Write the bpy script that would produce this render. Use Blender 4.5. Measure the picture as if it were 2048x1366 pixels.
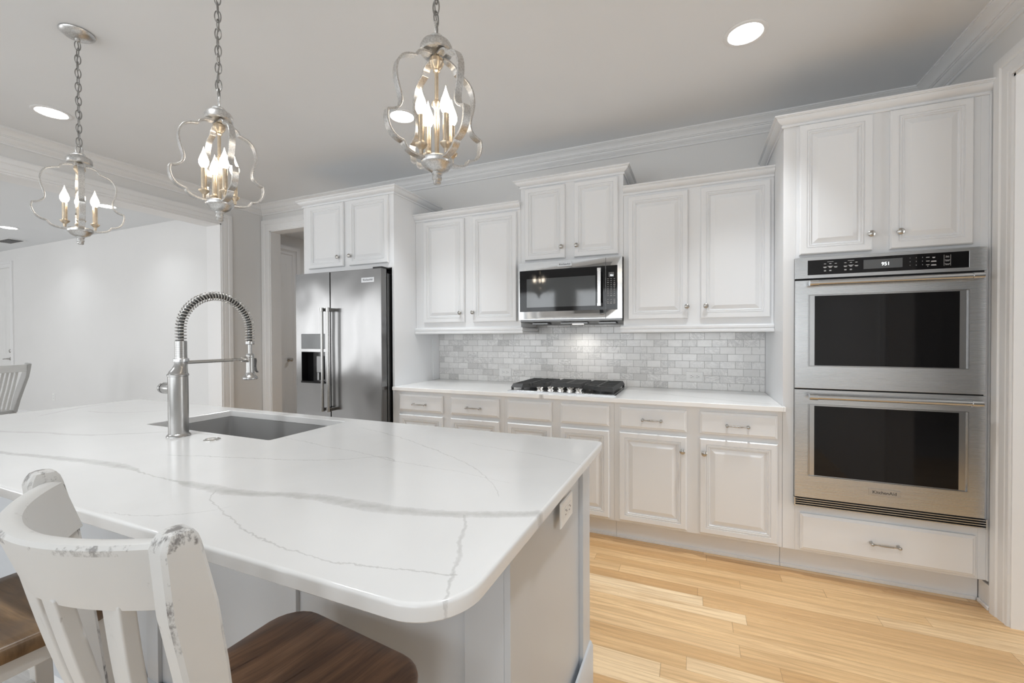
import bpy, bmesh, math, random
from math import sin, cos, pi, radians, sqrt
from mathutils import Vector, Matrix, Euler
random.seed(7)
for o in list(bpy.data.objects): bpy.data.objects.remove(o)
SC = bpy.context.scene
COL = SC.collection

# ------------------------------------------------------------------ camera
F_PX = 855.99
cam_d = bpy.data.cameras.new('camera'); cam_d.sensor_width = 36.0
cam_d.lens = 36.0*F_PX/2048.0
cam_d.clip_start = 0.02; cam_d.clip_end = 60
cam = bpy.data.objects.new('camera', cam_d); COL.objects.link(cam)
CAM = Vector((-0.4971, -2.7345, 1.3006))
_yaw, _pitch, _roll = 0.40232, -0.01129, 0.0041
_r0 = Vector((cos(_yaw), sin(_yaw), 0)); _f0 = Vector((-sin(_yaw), cos(_yaw), 0)); _u0 = Vector((0, 0, 1))
_f1 = _f0*cos(_pitch)+_u0*sin(_pitch); _u1 = _u0*cos(_pitch)-_f0*sin(_pitch)
_r2 = _r0*cos(_roll)-_u1*sin(_roll)
_u2 = _r0*sin(_roll)+_u1*cos(_roll)
cam.matrix_world = Matrix(((_r2.x, _u2.x, -_f1.x, CAM.x), (_r2.y, _u2.y, -_f1.y, CAM.y), (_r2.z, _u2.z, -_f1.z, CAM.z), (0, 0, 0, 1)))
SC.camera = cam

# ------------------------------------------------------------------ world, exposure, big lights
W = bpy.data.worlds.new('daylight'); SC.world = W; W.use_nodes = True
bg = W.node_tree.nodes['Background']; bg.inputs[0].default_value = (0.86, 0.93, 1.0, 1); bg.inputs[1].default_value = 1.0
SC.view_settings.view_transform = 'Standard'
try: SC.view_settings.look = 'None'
except Exception: pass
SC.view_settings.exposure = 0.45; SC.view_settings.gamma = 1.0
SC.view_settings.use_curve_mapping = False
SC.cycles.max_bounces = 10; SC.cycles.diffuse_bounces = 6; SC.cycles.glossy_bounces = 5
SC.cycles.transmission_bounces = 6; SC.cycles.sample_clamp_indirect = 4.0
SC.cycles.use_denoising = True; SC.cycles.caustics_reflective = False; SC.cycles.caustics_refractive = False
CEIL = 2.78
def area(name, loc, rot, sx, sy, power, color=(1, 1, 1), spread=180):
    l = bpy.data.lights.new(name, 'AREA'); l.shape = 'RECTANGLE'; l.size = sx; l.size_y = sy
    l.energy = power; l.color = color; l.spread = radians(spread)
    o = bpy.data.objects.new(name, l); COL.objects.link(o); o.location = loc; o.rotation_euler = rot
    return o
# daylight arriving through the windows behind the camera and in the adjoining living room
for _i, _x in enumerate((-4.0, -2.2, -0.4)):
    area('window_daylight', (_x, -5.92, 1.45), (radians(90), 0, 0), 1.3, 1.7, 15, (0.95, 0.98, 1.0))
for _i, _x in enumerate((-11.2, -9.0, -6.8)):
    area('living_window_daylight', (_x, -5.92, 1.4), (radians(90), 0, 0), 1.5, 1.9, 31, (0.99, 0.995, 1.0))
area('side_hall_fill', (2.9, -0.9, 1.4), (0, radians(90), 0), 1.8, 1.2, 27, (0.92, 0.965, 1.0))  # added fill, no window here; brightens the left wall and island end

# ------------------------------------------------------------------ node helpers
class NT:
    def __init__(s, name, rough=0.5, metal=0.0, base=(0.8, 0.8, 0.8), spec=0.5):
        s.m = bpy.data.materials.new(name); s.m.use_nodes = True; s.t = s.m.node_tree
        s.b = s.t.nodes['Principled BSDF']
        s.b.inputs['Base Color'].default_value = (*base, 1); s.b.inputs['Roughness'].default_value = rough
        s.b.inputs['Metallic'].default_value = metal; s.b.inputs['Specular IOR Level'].default_value = spec
        s.m.diffuse_color = (*base, 1)
    def n(s, typ, **kw):
        x = s.t.nodes.new(typ)
        for k, v in kw.items(): setattr(x, k, v)
        return x
    def L(s, a, b): s.t.links.new(a, b)
    def val(s, sock, v):
        if isinstance(v, (int, float)): sock.default_value = v
        elif isinstance(v, tuple): sock.default_value = v
        else: s.L(v, sock)
    def math(s, op, a, b=0.0, c=None, clamp=False):
        x = s.n('ShaderNodeMath', operation=op, use_clamp=clamp)
        s.val(x.inputs[0], a); s.val(x.inputs[1], b)
        if c is not None: s.val(x.inputs[2], c)
        return x.outputs[0]
    def mix(s, f, a, b, blend='MIX'):
        x = s.n('ShaderNodeMix', data_type='RGBA', blend_type=blend)
        s.val(x.inputs[0], f)
        for i, v in ((6, a), (7, b)):
            if isinstance(v, tuple): x.inputs[i].default_value = (*v[:3], 1)
            else: s.L(v, x.inputs[i])
        return x.outputs[2]
    def pos(s, obj=False):
        if obj: return s.n('ShaderNodeTexCoord').outputs['Object']
        return s.n('ShaderNodeNewGeometry').outputs['Position']
    def mapping(s, v, sc=(1, 1, 1), rot=(0, 0, 0), loc=(0, 0, 0)):
        x = s.n('ShaderNodeMapping'); s.L(v, x.inputs[0])
        x.inputs['Scale'].default_value = sc; x.inputs['Rotation'].default_value = rot; x.inputs['Location'].default_value = loc
        return x.outputs[0]
    def noise(s, v, scale=5, detail=3, rough=0.5, dist=0.0, col=False):
        x = s.n('ShaderNodeTexNoise'); s.L(v, x.inputs['Vector'])
        x.inputs['Scale'].default_value = scale; x.inputs['Detail'].default_value = detail
        x.inputs['Roughness'].default_value = rough; x.inputs['Distortion'].default_value = dist
        return x.outputs['Color' if col else 'Fac']
    def ramp(s, f, stops):
        x = s.n('ShaderNodeValToRGB'); s.L(f, x.inputs[0])
        e = x.color_ramp.elements
        while len(e) < len(stops): e.new(0.5)
        for i, (p, c) in enumerate(stops):
            e[i].position = p
            e[i].color = (c, c, c, 1) if isinstance(c, (int, float)) else (*c, 1)
        return x.outputs[0]
    def maprange(s, v, a, b, c, d):
        x = s.n('ShaderNodeMapRange'); x.clamp = True; s.val(x.inputs[0], v)
        for i, q in enumerate((a, b, c, d)): x.inputs[i+1].default_value = q
        return x.outputs[0]
    def sep(s, v):
        x = s.n('ShaderNodeSeparateXYZ'); s.L(v, x.inputs[0]); return x.outputs
    def comb(s, a, b, c=0.0):
        x = s.n('ShaderNodeCombineXYZ')
        for i, q in enumerate((a, b, c)): s.val(x.inputs[i], q)
        return x.outputs[0]
    def wn(s, v):
        x = s.n('ShaderNodeTexWhiteNoise', noise_dimensions='3D'); s.L(v, x.inputs['Vector']); return x.outputs['Value']
    def bump(s, h, strength=0.2, dist=0.002):
        x = s.n('ShaderNodeBump'); s.L(h, x.inputs['Height'])
        x.inputs['Strength'].default_value = strength; x.inputs['Distance'].default_value = dist
        s.L(x.outputs[0], s.b.inputs['Normal'])
    def base(s, c): s.L(c, s.b.inputs['Base Color'])
    def rough(s, r): s.L(r, s.b.inputs['Roughness'])

def paint(name, col, rough, var=0.015, scale=3.0, spec=0.4):
    k = NT(name, rough, 0, col, spec)
    f = k.noise(k.pos(), scale, 3)
    a = tuple(max(0, c-var) for c in col); b = tuple(c+var for c in col)
    k.base(k.mix(f, a, b))
    return k.m
M = {}
M['wall'] = paint('grey_wall_paint', (0.73, 0.727, 0.72), 0.55)
M['great_wall'] = paint('pale_wall_paint', (0.76, 0.757, 0.75), 0.55)
M['ceiling'] = paint('ceiling_paint', (0.785, 0.80, 0.815), 0.6)
M['trim'] = paint('white_trim_paint', (0.80, 0.80, 0.80), 0.3)
M['cab'] = paint('white_cabinet_paint', (0.772, 0.782, 0.795), 0.33)
M['island'] = paint('light_grey_island_paint', (0.55, 0.575, 0.605), 0.35)
M['white_plastic'] = paint('white_plastic', (0.84, 0.84, 0.83), 0.3)
M['door'] = paint('white_door_paint', (0.80, 0.80, 0.79), 0.35)
def plain(name, col, rough=0.5, metal=0.0, spec=0.5):
    k = NT(name, rough, metal, col, spec); f = k.noise(k.pos(), 40, 2)
    k.rough(k.maprange(f, 0, 1, max(0.02, rough-0.04), rough+0.04)); return k.m
M['black_glass'] = plain('black_glass', (0.008, 0.008, 0.009), 0.06, 0, 0.36)
M['black'] = plain('black_plastic', (0.02, 0.02, 0.02), 0.4)
M['iron'] = plain('cast_iron', (0.035, 0.036, 0.037), 0.5)
M['gap'] = plain('dark_gap', (0.01, 0.01, 0.01), 0.8)
M['grey_screen'] = plain('grey_display_glass', (0.11, 0.115, 0.12), 0.15)
M['legend'] = NT('printed_legend', 0.5, 0, (0.7, 0.7, 0.7)).m
M['badge_ink'] = plain('badge_ink', (0.03, 0.03, 0.035), 0.4)
M['chrome'] = plain('polished_chrome', (0.78, 0.77, 0.75), 0.12, 1.0)
M['nickel'] = plain('satin_nickel', (0.50, 0.49, 0.47), 0.28, 1.0)
def brushed(name, col, axis, rough=0.26, warp=0.0):
    k = NT(name, rough, 1.0, col)
    sc = {'x': (3, 900, 900), 'z': (900, 900, 3)}[axis]
    v = k.mapping(k.pos(), sc)
    f = k.noise(v, 1.0, 2)
    k.rough(k.maprange(f, 0.25, 0.75, rough-0.012, rough+0.018))
    k.base(k.mix(f, tuple(c*0.97 for c in col), tuple(min(1, c*1.02) for c in col)))
    k.b.inputs['Anisotropic'].default_value = 0.55
    if warp:
        big = k.noise(k.mapping(k.pos(), (1.0, 1.0, 0.55), (0, radians(28), 0)), 3.2, 1, 0.4)
        b1 = k.n('ShaderNodeBump'); k.L(big, b1.inputs['Height']); b1.inputs['Strength'].default_value = warp; b1.inputs['Distance'].default_value = 0.05
        k.L(b1.outputs[0], k.b.inputs['Normal'])
    return k.m
M['steel'] = brushed('brushed_steel_horizontal', (0.62, 0.63, 0.64), 'x', 0.27)
M['steel_v'] = brushed('brushed_steel_vertical', (0.42, 0.415, 0.405), 'z', 0.25)
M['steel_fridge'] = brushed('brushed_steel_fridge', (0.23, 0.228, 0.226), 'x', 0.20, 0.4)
M['steel_bright'] = brushed('bright_steel', (0.60, 0.61, 0.62), 'x', 0.2)
M['steel_dark'] = plain('dark_steel', (0.18, 0.18, 0.18), 0.35, 1.0)
M['sink'] = plain('grey_composite_sink', (0.30, 0.298, 0.295), 0.38)
def emis(name, col, st):
    k = NT(name, 0.5, 0, (0.8, 0.8, 0.8)); k.b.inputs['Emission Color'].default_value = (*col, 1)
    k.b.inputs['Emission Strength'].default_value = st; return k.m
M['bulb'] = emis('lit_bulb_glass', (1.0, 0.86, 0.68), 15.0)
M['downlight'] = emis('lit_downlight_lens', (1.0, 0.98, 0.95), 9.0)
M['clock'] = emis('clock_digits', (0.9, 0.97, 1.0), 1.6)
# weathered silver of the pendants
k = NT('weathered_silver', 0.34, 1.0, (0.55, 0.53, 0.50))
_v = k.pos(); _f = k.noise(k.mapping(_v, (1, 1, 1)), 220, 4, 0.6)
k.base(k.ramp(_f, [(0.25, (0.42, 0.415, 0.41)), (0.5, (0.62, 0.615, 0.605)), (0.75, (0.77, 0.765, 0.755))]))
k.rough(k.maprange(_f, 0.3, 0.7, 0.38, 0.28)); M['silver'] = k.m
k = NT('antique_gold_silver', 0.35, 1.0, (0.62, 0.52, 0.38))
_f = k.noise(k.pos(), 60, 4, 0.6); k.base(k.mix(_f, (0.42, 0.34, 0.25), (0.76, 0.67, 0.54))); M['gold'] = k.m
M['chain'] = plain('pewter_chain', (0.32, 0.315, 0.305), 0.35, 1.0)
# --- oak strip floor
def floor_mat(name='oak_strip_floor', cols=None, grain=((0.42, 0.25, 0.115), (0.37, 0.215, 0.10), (0.38, 0.23, 0.11))):
    k = NT(name, 0.3, 0, (0.6, 0.4, 0.25), 0.4)
    p = k.sep(k.pos()); h = 0.0762; w = 1.05
    v = k.math('DIVIDE', k.math('ADD', p[1], 20.0), h); row = k.math('FLOOR', v)
    r1 = k.wn(k.comb(row, 3.3, 1.7))
    r2 = k.wn(k.comb(row, 8.1, 4.7))
    wv = k.math('MULTIPLY_ADD', r2, 0.7, 0.75)
    u = k.math('DIVIDE', k.math('ADD', k.math('ADD', p[0], 40.0), k.math('MULTIPLY', r1, 7.0)), wv)
    pl = k.math('FLOOR', u)
    rnd = k.wn(k.comb(row, pl, 0.37)); rnd2 = k.wn(k.comb(pl, row, 5.1))
    # grain, shifted per board
    gx = k.math('MULTIPLY_ADD', rnd, 37.0, k.math('MULTIPLY', p[0], 1.6))
    gy = k.math('MULTIPLY_ADD', rnd2, 19.0, k.math('MULTIPLY', p[1], 30.0))
    g = k.noise(k.comb(gx, gy, 0.0), 1.3, 5, 0.62, 0.9)
    wv_ = k.n('ShaderNodeTexWave', wave_type='BANDS', bands_direction='Y', wave_profile='SIN')
    k.L(k.comb(k.math('MULTIPLY', gx, 0.55), k.math('MULTIPLY', gy, 0.16), 0.0), wv_.inputs['Vector'])
    wv_.inputs['Scale'].default_value = 2.6; wv_.inputs['Distortion'].default_value = 7.0; wv_.inputs['Detail'].default_value = 3.0; wv_.inputs['Detail Scale'].default_value = 0.8
    fine = k.noise(k.comb(k.math('MULTIPLY', gx, 6.0), k.math('MULTIPLY', gy, 9.0), 0.0), 1.0, 3, 0.6)
    c = k.ramp(rnd, cols or [(0.0, (0.64, 0.39, 0.18)), (0.35, (0.76, 0.50, 0.255)), (0.7, (0.83, 0.575, 0.315)), (1.0, (0.91, 0.71, 0.46))])
    c = k.mix(k.math('MULTIPLY', k.maprange(g, 0.42, 0.66, 0, 1), 0.5), c, grain[0])
    c = k.mix(k.math('MULTIPLY', k.maprange(wv_.outputs['Fac'], 0.5, 1.0, 0, 1), 0.17), c, grain[1])
    c = k.mix(k.math('MULTIPLY', k.maprange(fine, 0.55, 0.75, 0, 1), 0.14), c, grain[2])
    fv = k.math('FRACT', v); fu = k.math('FRACT', u)
    ev = k.math('MINIMUM', fv, k.math('SUBTRACT', 1.0, fv)); eu = k.math('MINIMUM', fu, k.math('SUBTRACT', 1.0, fu))
    m = k.math('MAXIMUM', k.math('LESS_THAN', ev, 0.009), k.math('LESS_THAN', eu, 0.0011))
    c = k.mix(k.math('MULTIPLY', m, 0.55), c, (0.22, 0.13, 0.06))
    k.base(c); k.rough(k.maprange(g, 0.3, 0.7, 0.24, 0.36))
    k.bump(k.math('SUBTRACT', 1.0, m), 0.12, 0.001)
    return k.m
M['floor'] = floor_mat()
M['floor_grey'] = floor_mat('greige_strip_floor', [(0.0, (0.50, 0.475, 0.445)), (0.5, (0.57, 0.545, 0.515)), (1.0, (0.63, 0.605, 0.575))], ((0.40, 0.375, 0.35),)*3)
# --- marble subway tile (running bond 4 x 2 inch)
def tile_mat():
    k = NT('marble_subway_tile', 0.16, 0, (0.8, 0.8, 0.8), 0.5)
    p = k.sep(k.pos()); h = 0.0513; w = 0.0988
    v = k.math('DIVIDE', k.math('SUBTRACT', p[2], 0.914), h); row = k.math('FLOOR', v)
    off = k.math('MULTIPLY', k.math('MODULO', row, 2.0), 0.5)
    u = k.math('ADD', k.math('DIVIDE', k.math('ADD', p[0], 10.0-0.037), w), off); cl = k.math('FLOOR', u)
    rnd = k.wn(k.comb(row, cl, 1.3)); rnd2 = k.wn(k.comb(cl, row, 7.9)); rnd3 = k.wn(k.comb(cl, row, 2.2))
    q = k.comb(k.math('MULTIPLY_ADD', rnd, 31.0, p[0]), k.math('MULTIPLY_ADD', rnd2, 17.0, p[2]), 0.0)
    a = k.math('MULTIPLY_ADD', rnd3, 2.2, -0.5)
    rot = k.n('ShaderNodeVectorRotate', rotation_type='Z_AXIS'); k.L(q, rot.inputs['Vector']); k.L(a, rot.inputs['Angle'])
    nz = k.noise(k.mapping(rot.outputs[0], (1, 2.6, 1)), 16, 6, 0.66, 1.2)
    cloud = k.noise(rot.outputs[0], 22, 4, 0.6)
    vein = k.math('SUBTRACT', 1.0, k.math('MULTIPLY', k.math('ABSOLUTE', k.math('SUBTRACT', nz, 0.5)), 13.0), clamp=True)
    vein = k.math('MULTIPLY', vein, k.maprange(rnd2, 0.35, 1.0, 0.0, 0.62))
    dark = k.math('MULTIPLY', k.maprange(nz, 0.60, 0.70, 0, 1), k.maprange(rnd3, 0.74, 0.92, 0, 0.85))
    c = k.ramp(rnd, [(0.0, (0.66, 0.655, 0.645)), (0.2, (0.79, 0.785, 0.775)), (0.6, (0.84, 0.835, 0.825)), (1.0, (0.88, 0.875, 0.865))])
    c = k.mix(k.math('MULTIPLY', k.maprange(cloud, 0.45, 0.75, 0, 1), 0.3), c, (0.60, 0.60, 0.60))
    c = k.mix(vein, c, (0.42, 0.42, 0.42)); c = k.mix(dark, c, (0.20, 0.195, 0.19))
    fv = k.math('FRACT', v); fu = k.math('FRACT', u)
    ev = k.math('MULTIPLY', k.math('MINIMUM', fv, k.math('SUBTRACT', 1.0, fv)), h)
    eu = k.math('MULTIPLY', k.math('MINIMUM', fu, k.math('SUBTRACT', 1.0, fu)), w)
    e = k.math('MINIMUM', ev, eu)
    m = k.maprange(e, 0.0008, 0.0015, 1, 0)
    k.base(k.mix(m, c, (0.40, 0.39, 0.38)))
    k.rough(k.mix(m, (0.14, 0.14, 0.14), (0.7, 0.7, 0.7)))
    k.bump(k.maprange(e, 0.0004, 0.0022, 0, 1), 0.35, 0.0015)
    return k.m
M['tile'] = tile_mat()
# --- veined quartz; every vein is a curve across the slab
def quartz(name, veins, x0=0, x1=1, y0=0, y1=1, bright=False):
    k = NT(name, 0.12, 0, (0.8, 0.8, 0.8), 0.5)
    P = k.pos(); p = k.sep(P)
    wob = k.math('MULTIPLY', k.math('SUBTRACT', k.noise(P, 9, 5, 0.7), 0.5), 0.034)
    wob2 = k.math('MULTIPLY', k.math('SUBTRACT', k.noise(P, 45, 4, 0.7), 0.5), 0.016)
    u = k.math('DIVIDE', k.math('SUBTRACT', p[0], x0), x1-x0); v = k.math('DIVIDE', k.math('SUBTRACT', p[1], y0), y1-y0)
    cl = k.noise(P, 2.2, 4, 0.6, 0.6)
    c = k.mix(k.maprange(cl, 0.35, 0.7, 0, 1), (0.735, 0.732, 0.725) if not bright else (0.90, 0.90, 0.89), (0.70, 0.697, 0.69) if not bright else (0.87, 0.865, 0.86))
    n1 = k.noise(P, 25, 4, 0.7)
    for pts, axis, width, strength, col in veins:
        a, b = (u, v) if axis == 'x' else (v, u)
        ra, rb = ((x0, x1), (y0, y1)) if axis == 'x' else ((y0, y1), (x0, x1))
        pn = sorted([((q[0 if axis == 'x' else 1]-ra[0])/(ra[1]-ra[0]), (q[1 if axis == 'x' else 0]-rb[0])/(rb[1]-rb[0]), q[2] if len(q) > 2 else 1.0) for q in pts])
        def fc(vals):
            f = k.n('ShaderNodeFloatCurve'); cu = f.mapping.curves[0]
            while len(cu.points) > 2: cu.points.remove(cu.points[0])
            cu.points[0].location = vals[0]; cu.points[1].location = vals[-1]
            for t in vals[1:-1]: cu.points.new(*t)
            f.mapping.update(); k.val(f.inputs['Value'], a); return f.outputs[0]
        e = 0.004
        cen = fc([(t[0], t[1]) for t in pn])
        wid = fc([(max(0, pn[0][0]-e), 0.0)]+[(t[0], min(1, t[2]*0.5)) for t in pn]+[(min(1, pn[-1][0]+e), 0.0)])
        inr = k.math('MULTIPLY', k.math('GREATER_THAN', a, pn[0][0]-e), k.math('LESS_THAN', a, pn[-1][0]+e))
        d = k.math('MULTIPLY', k.math('SUBTRACT', b, cen), rb[1]-rb[0])
        d = k.math('ABSOLUTE', k.math('ADD', d, k.math('ADD', wob, wob2)))
        wd = k.math('MAXIMUM', k.math('MULTIPLY', wid, width*2.0), 0.00005)
        f = k.math('SUBTRACT', 1.0, k.math('DIVIDE', d, wd), clamp=True)
        f = k.math('MULTIPLY', k.math('POWER', f, 0.45), inr)
        f = k.math('MULTIPLY', f, k.math('MULTIPLY', k.maprange(n1, 0.3, 0.6, 0.55, 1.0), strength))
        c = k.mix(f, c, col)
    k.base(c); k.rough(k.maprange(cl, 0, 1, 0.10, 0.15))
    return k.m
G1 = (0.43, 0.42, 0.405); G2 = (0.34, 0.33, 0.32)
veins = [
 ([(-3.2, -2.16, .4), (-2.9, -2.11, .9), (-2.668, -2.082, .8), (-2.479, -2.051, 1.0), (-2.265, -2.024, 1.2), (-2.05, -2.012, .9), (-1.93, -2.025, .2), (-1.80, -2.03, .3), (-1.66, -2.03, 1.3), (-1.53, -2.02, 1.3), (-1.384, -1.978, 1.1), (-1.264, -1.968, 1.3), (-1.147, -1.969, 1.4), (-0.987, -1.932, 1.2), (-0.80, -1.85, 1.1)], 'x', 0.0165, 0.75, G1),
 ([(-3.6, -2.0, .6), (-3.16, -1.933, .9), (-2.923, -1.867, 1), (-2.75, -1.835, 1), (-2.60, -1.75, .9), (-2.45, -1.66, .8), (-2.2, -1.64, .2)], 'x', 0.012, 0.5, G1),
 ([(-1.606, -2.041), (-1.544, -2.086), (-1.477, -2.111), (-1.36, -2.146), (-1.233, -2.175), (-1.133, -2.185), (-1.019, -2.173), (-0.948, -2.156), (-0.85, -2.135)], 'x', 0.0024, 0.5, G2),
 ([(-1.70, -2.215, .4), (-1.60, -2.195, .7), (-1.50, -2.135, 1), (-1.482, -2.108, 1)], 'x', 0.0025, 0.45, G2),
 ([(-0.955, -1.925, 1), (-0.93, -1.97, 1), (-0.905, -2.03, 1.6), (-0.882, -2.07, 1.6), (-0.86, -2.13, 1), (-0.835, -2.2, .8)], 'y', 0.004, 0.45, G2),
 ([(-2.091, -1.88), (-1.897, -1.826), (-1.642, -1.758), (-1.503, -1.689), (-1.415, -1.632), (-1.375, -1.64), (-1.352, -1.672)], 'x', 0.0035, 0.5, G2),
 ([(-1.987, -1.554, .6), (-1.734, -1.594, 1), (-1.529, -1.617, 1), (-1.356, -1.653, 1), (-1.203, -1.662, .7), (-0.95, -1.70, .4)], 'x', 0.003, 0.35, G2),
 ([(-1.814, -1.306, .5), (-1.539, -1.391, 1), (-1.226, -1.539, 1), (-1.058, -1.653, .8), (-0.933, -1.789, .6)], 'x', 0.0035, 0.42, G2),
 ([(-1.25, -1.36, .5), (-1.10, -1.40, 1), (-0.95, -1.42, 1), (-0.81, -1.47, .7)], 'x', 0.003, 0.35, G2),
 ([(-3.50, -1.70, .5), (-3.58, -1.60, 1), (-3.64, -1.50, 1.2), (-3.68, -1.35, .6)], 'y', 0.012, 0.5, G1),
 ([(-3.45, -1.53, .5), (-3.323, -1.517, 1), (-3.136, -1.41, 1), (-3.06, -1.25, .8), (-2.99, -1.17, .5)], 'x', 0.008, 0.42, G1),
]
M['quartz'] = quartz('veined_white_quartz', veins, -3.76, -0.79, -2.25, -1.14)
M['quartz_counter'] = quartz('white_quartz_counter', [
 ([(-2.6, .1, .5), (-2.2, .22, 1), (-1.9, .35, 1), (-1.75, .5, .6)], 'x', 0.005, 0.4, G1),
 ([(-0.9, .35, .6), (-0.6, .25, 1), (-0.3, .12, 1.3), (-0.03, .04, 1)], 'x', 0.007, 0.5, G1),
 ([(-1.46, -.05, .8), (-1.43, -.03, 2), (-1.40, .0, .8)], 'x', 0.008, 0.7, G2)], -2.67, -0.02, -0.06, 0.64, True)
# --- wood seats and distressed white paint
def wood(name, dark, mid, light, ang=0.0):
    k = NT(name, 0.3, 0, mid, 0.5); o = k.pos(True)
    o = k.mapping(o, (1, 1, 1), (0, 0, ang))
    f = k.noise(k.mapping(o, (28, 2.2, 6)), 1.0, 5, 0.6, 0.6); big = k.noise(o, 4.5, 2)
    fine = k.noise(k.mapping(o, (190, 9, 30)), 1.0, 3)
    c = k.ramp(f, [(0.3, dark), (0.5, mid), (0.72, light)])
    c = k.mix(k.maprange(big, 0.42, 0.62, 0, 0.55), c, dark)
    c = k.mix(k.math('MULTIPLY', k.maprange(fine, 0.5, 0.7, 0, 1), 0.3), c, tuple(x*0.5 for x in dark))
    k.base(c); k.rough(k.maprange(f, 0.3, 0.7, 0.26, 0.38)); k.bump(fine, 0.08, 0.0006); return k.m
M['walnut'] = wood('walnut_seat', (0.09, 0.052, 0.036), (0.23, 0.127, 0.075), (0.38, 0.22, 0.13), radians(8))
M['oak_seat'] = wood('oak_brown_seat', (0.085, 0.05, 0.028), (0.17, 0.105, 0.055), (0.28, 0.175, 0.09), radians(90))
def distressed(name, base, worn, amount):
    k = NT(name, 0.42, 0, base, 0.4); o = k.pos(True)
    n = k.noise(k.mapping(o, (34, 34, 22)), 1.0, 6, 0.75); n2 = k.noise(o, 14, 3)
    f = k.math('MULTIPLY', k.maprange(n, 0.62-amount, 0.70-amount, 0, 1), k.maprange(n2, 0.46-amount, 0.60-amount, 0, 0.9))
    k.base(k.mix(f, k.mix(n2, base, tuple(c*0.94 for c in base)), worn)); return k.m
M['chair_white'] = distressed('distressed_white_paint', (0.63, 0.625, 0.61), (0.33, 0.31, 0.30), 0.0)
M['chair_worn'] = distressed('worn_white_edge', (0.63, 0.625, 0.61), (0.17, 0.16, 0.155), 0.10)
M['chair_grey'] = paint('grey_white_chair_paint', (0.40, 0.395, 0.385), 0.45)
M['blind'] = paint('window_blind', (0.8, 0.8, 0.78), 0.5)

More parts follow.
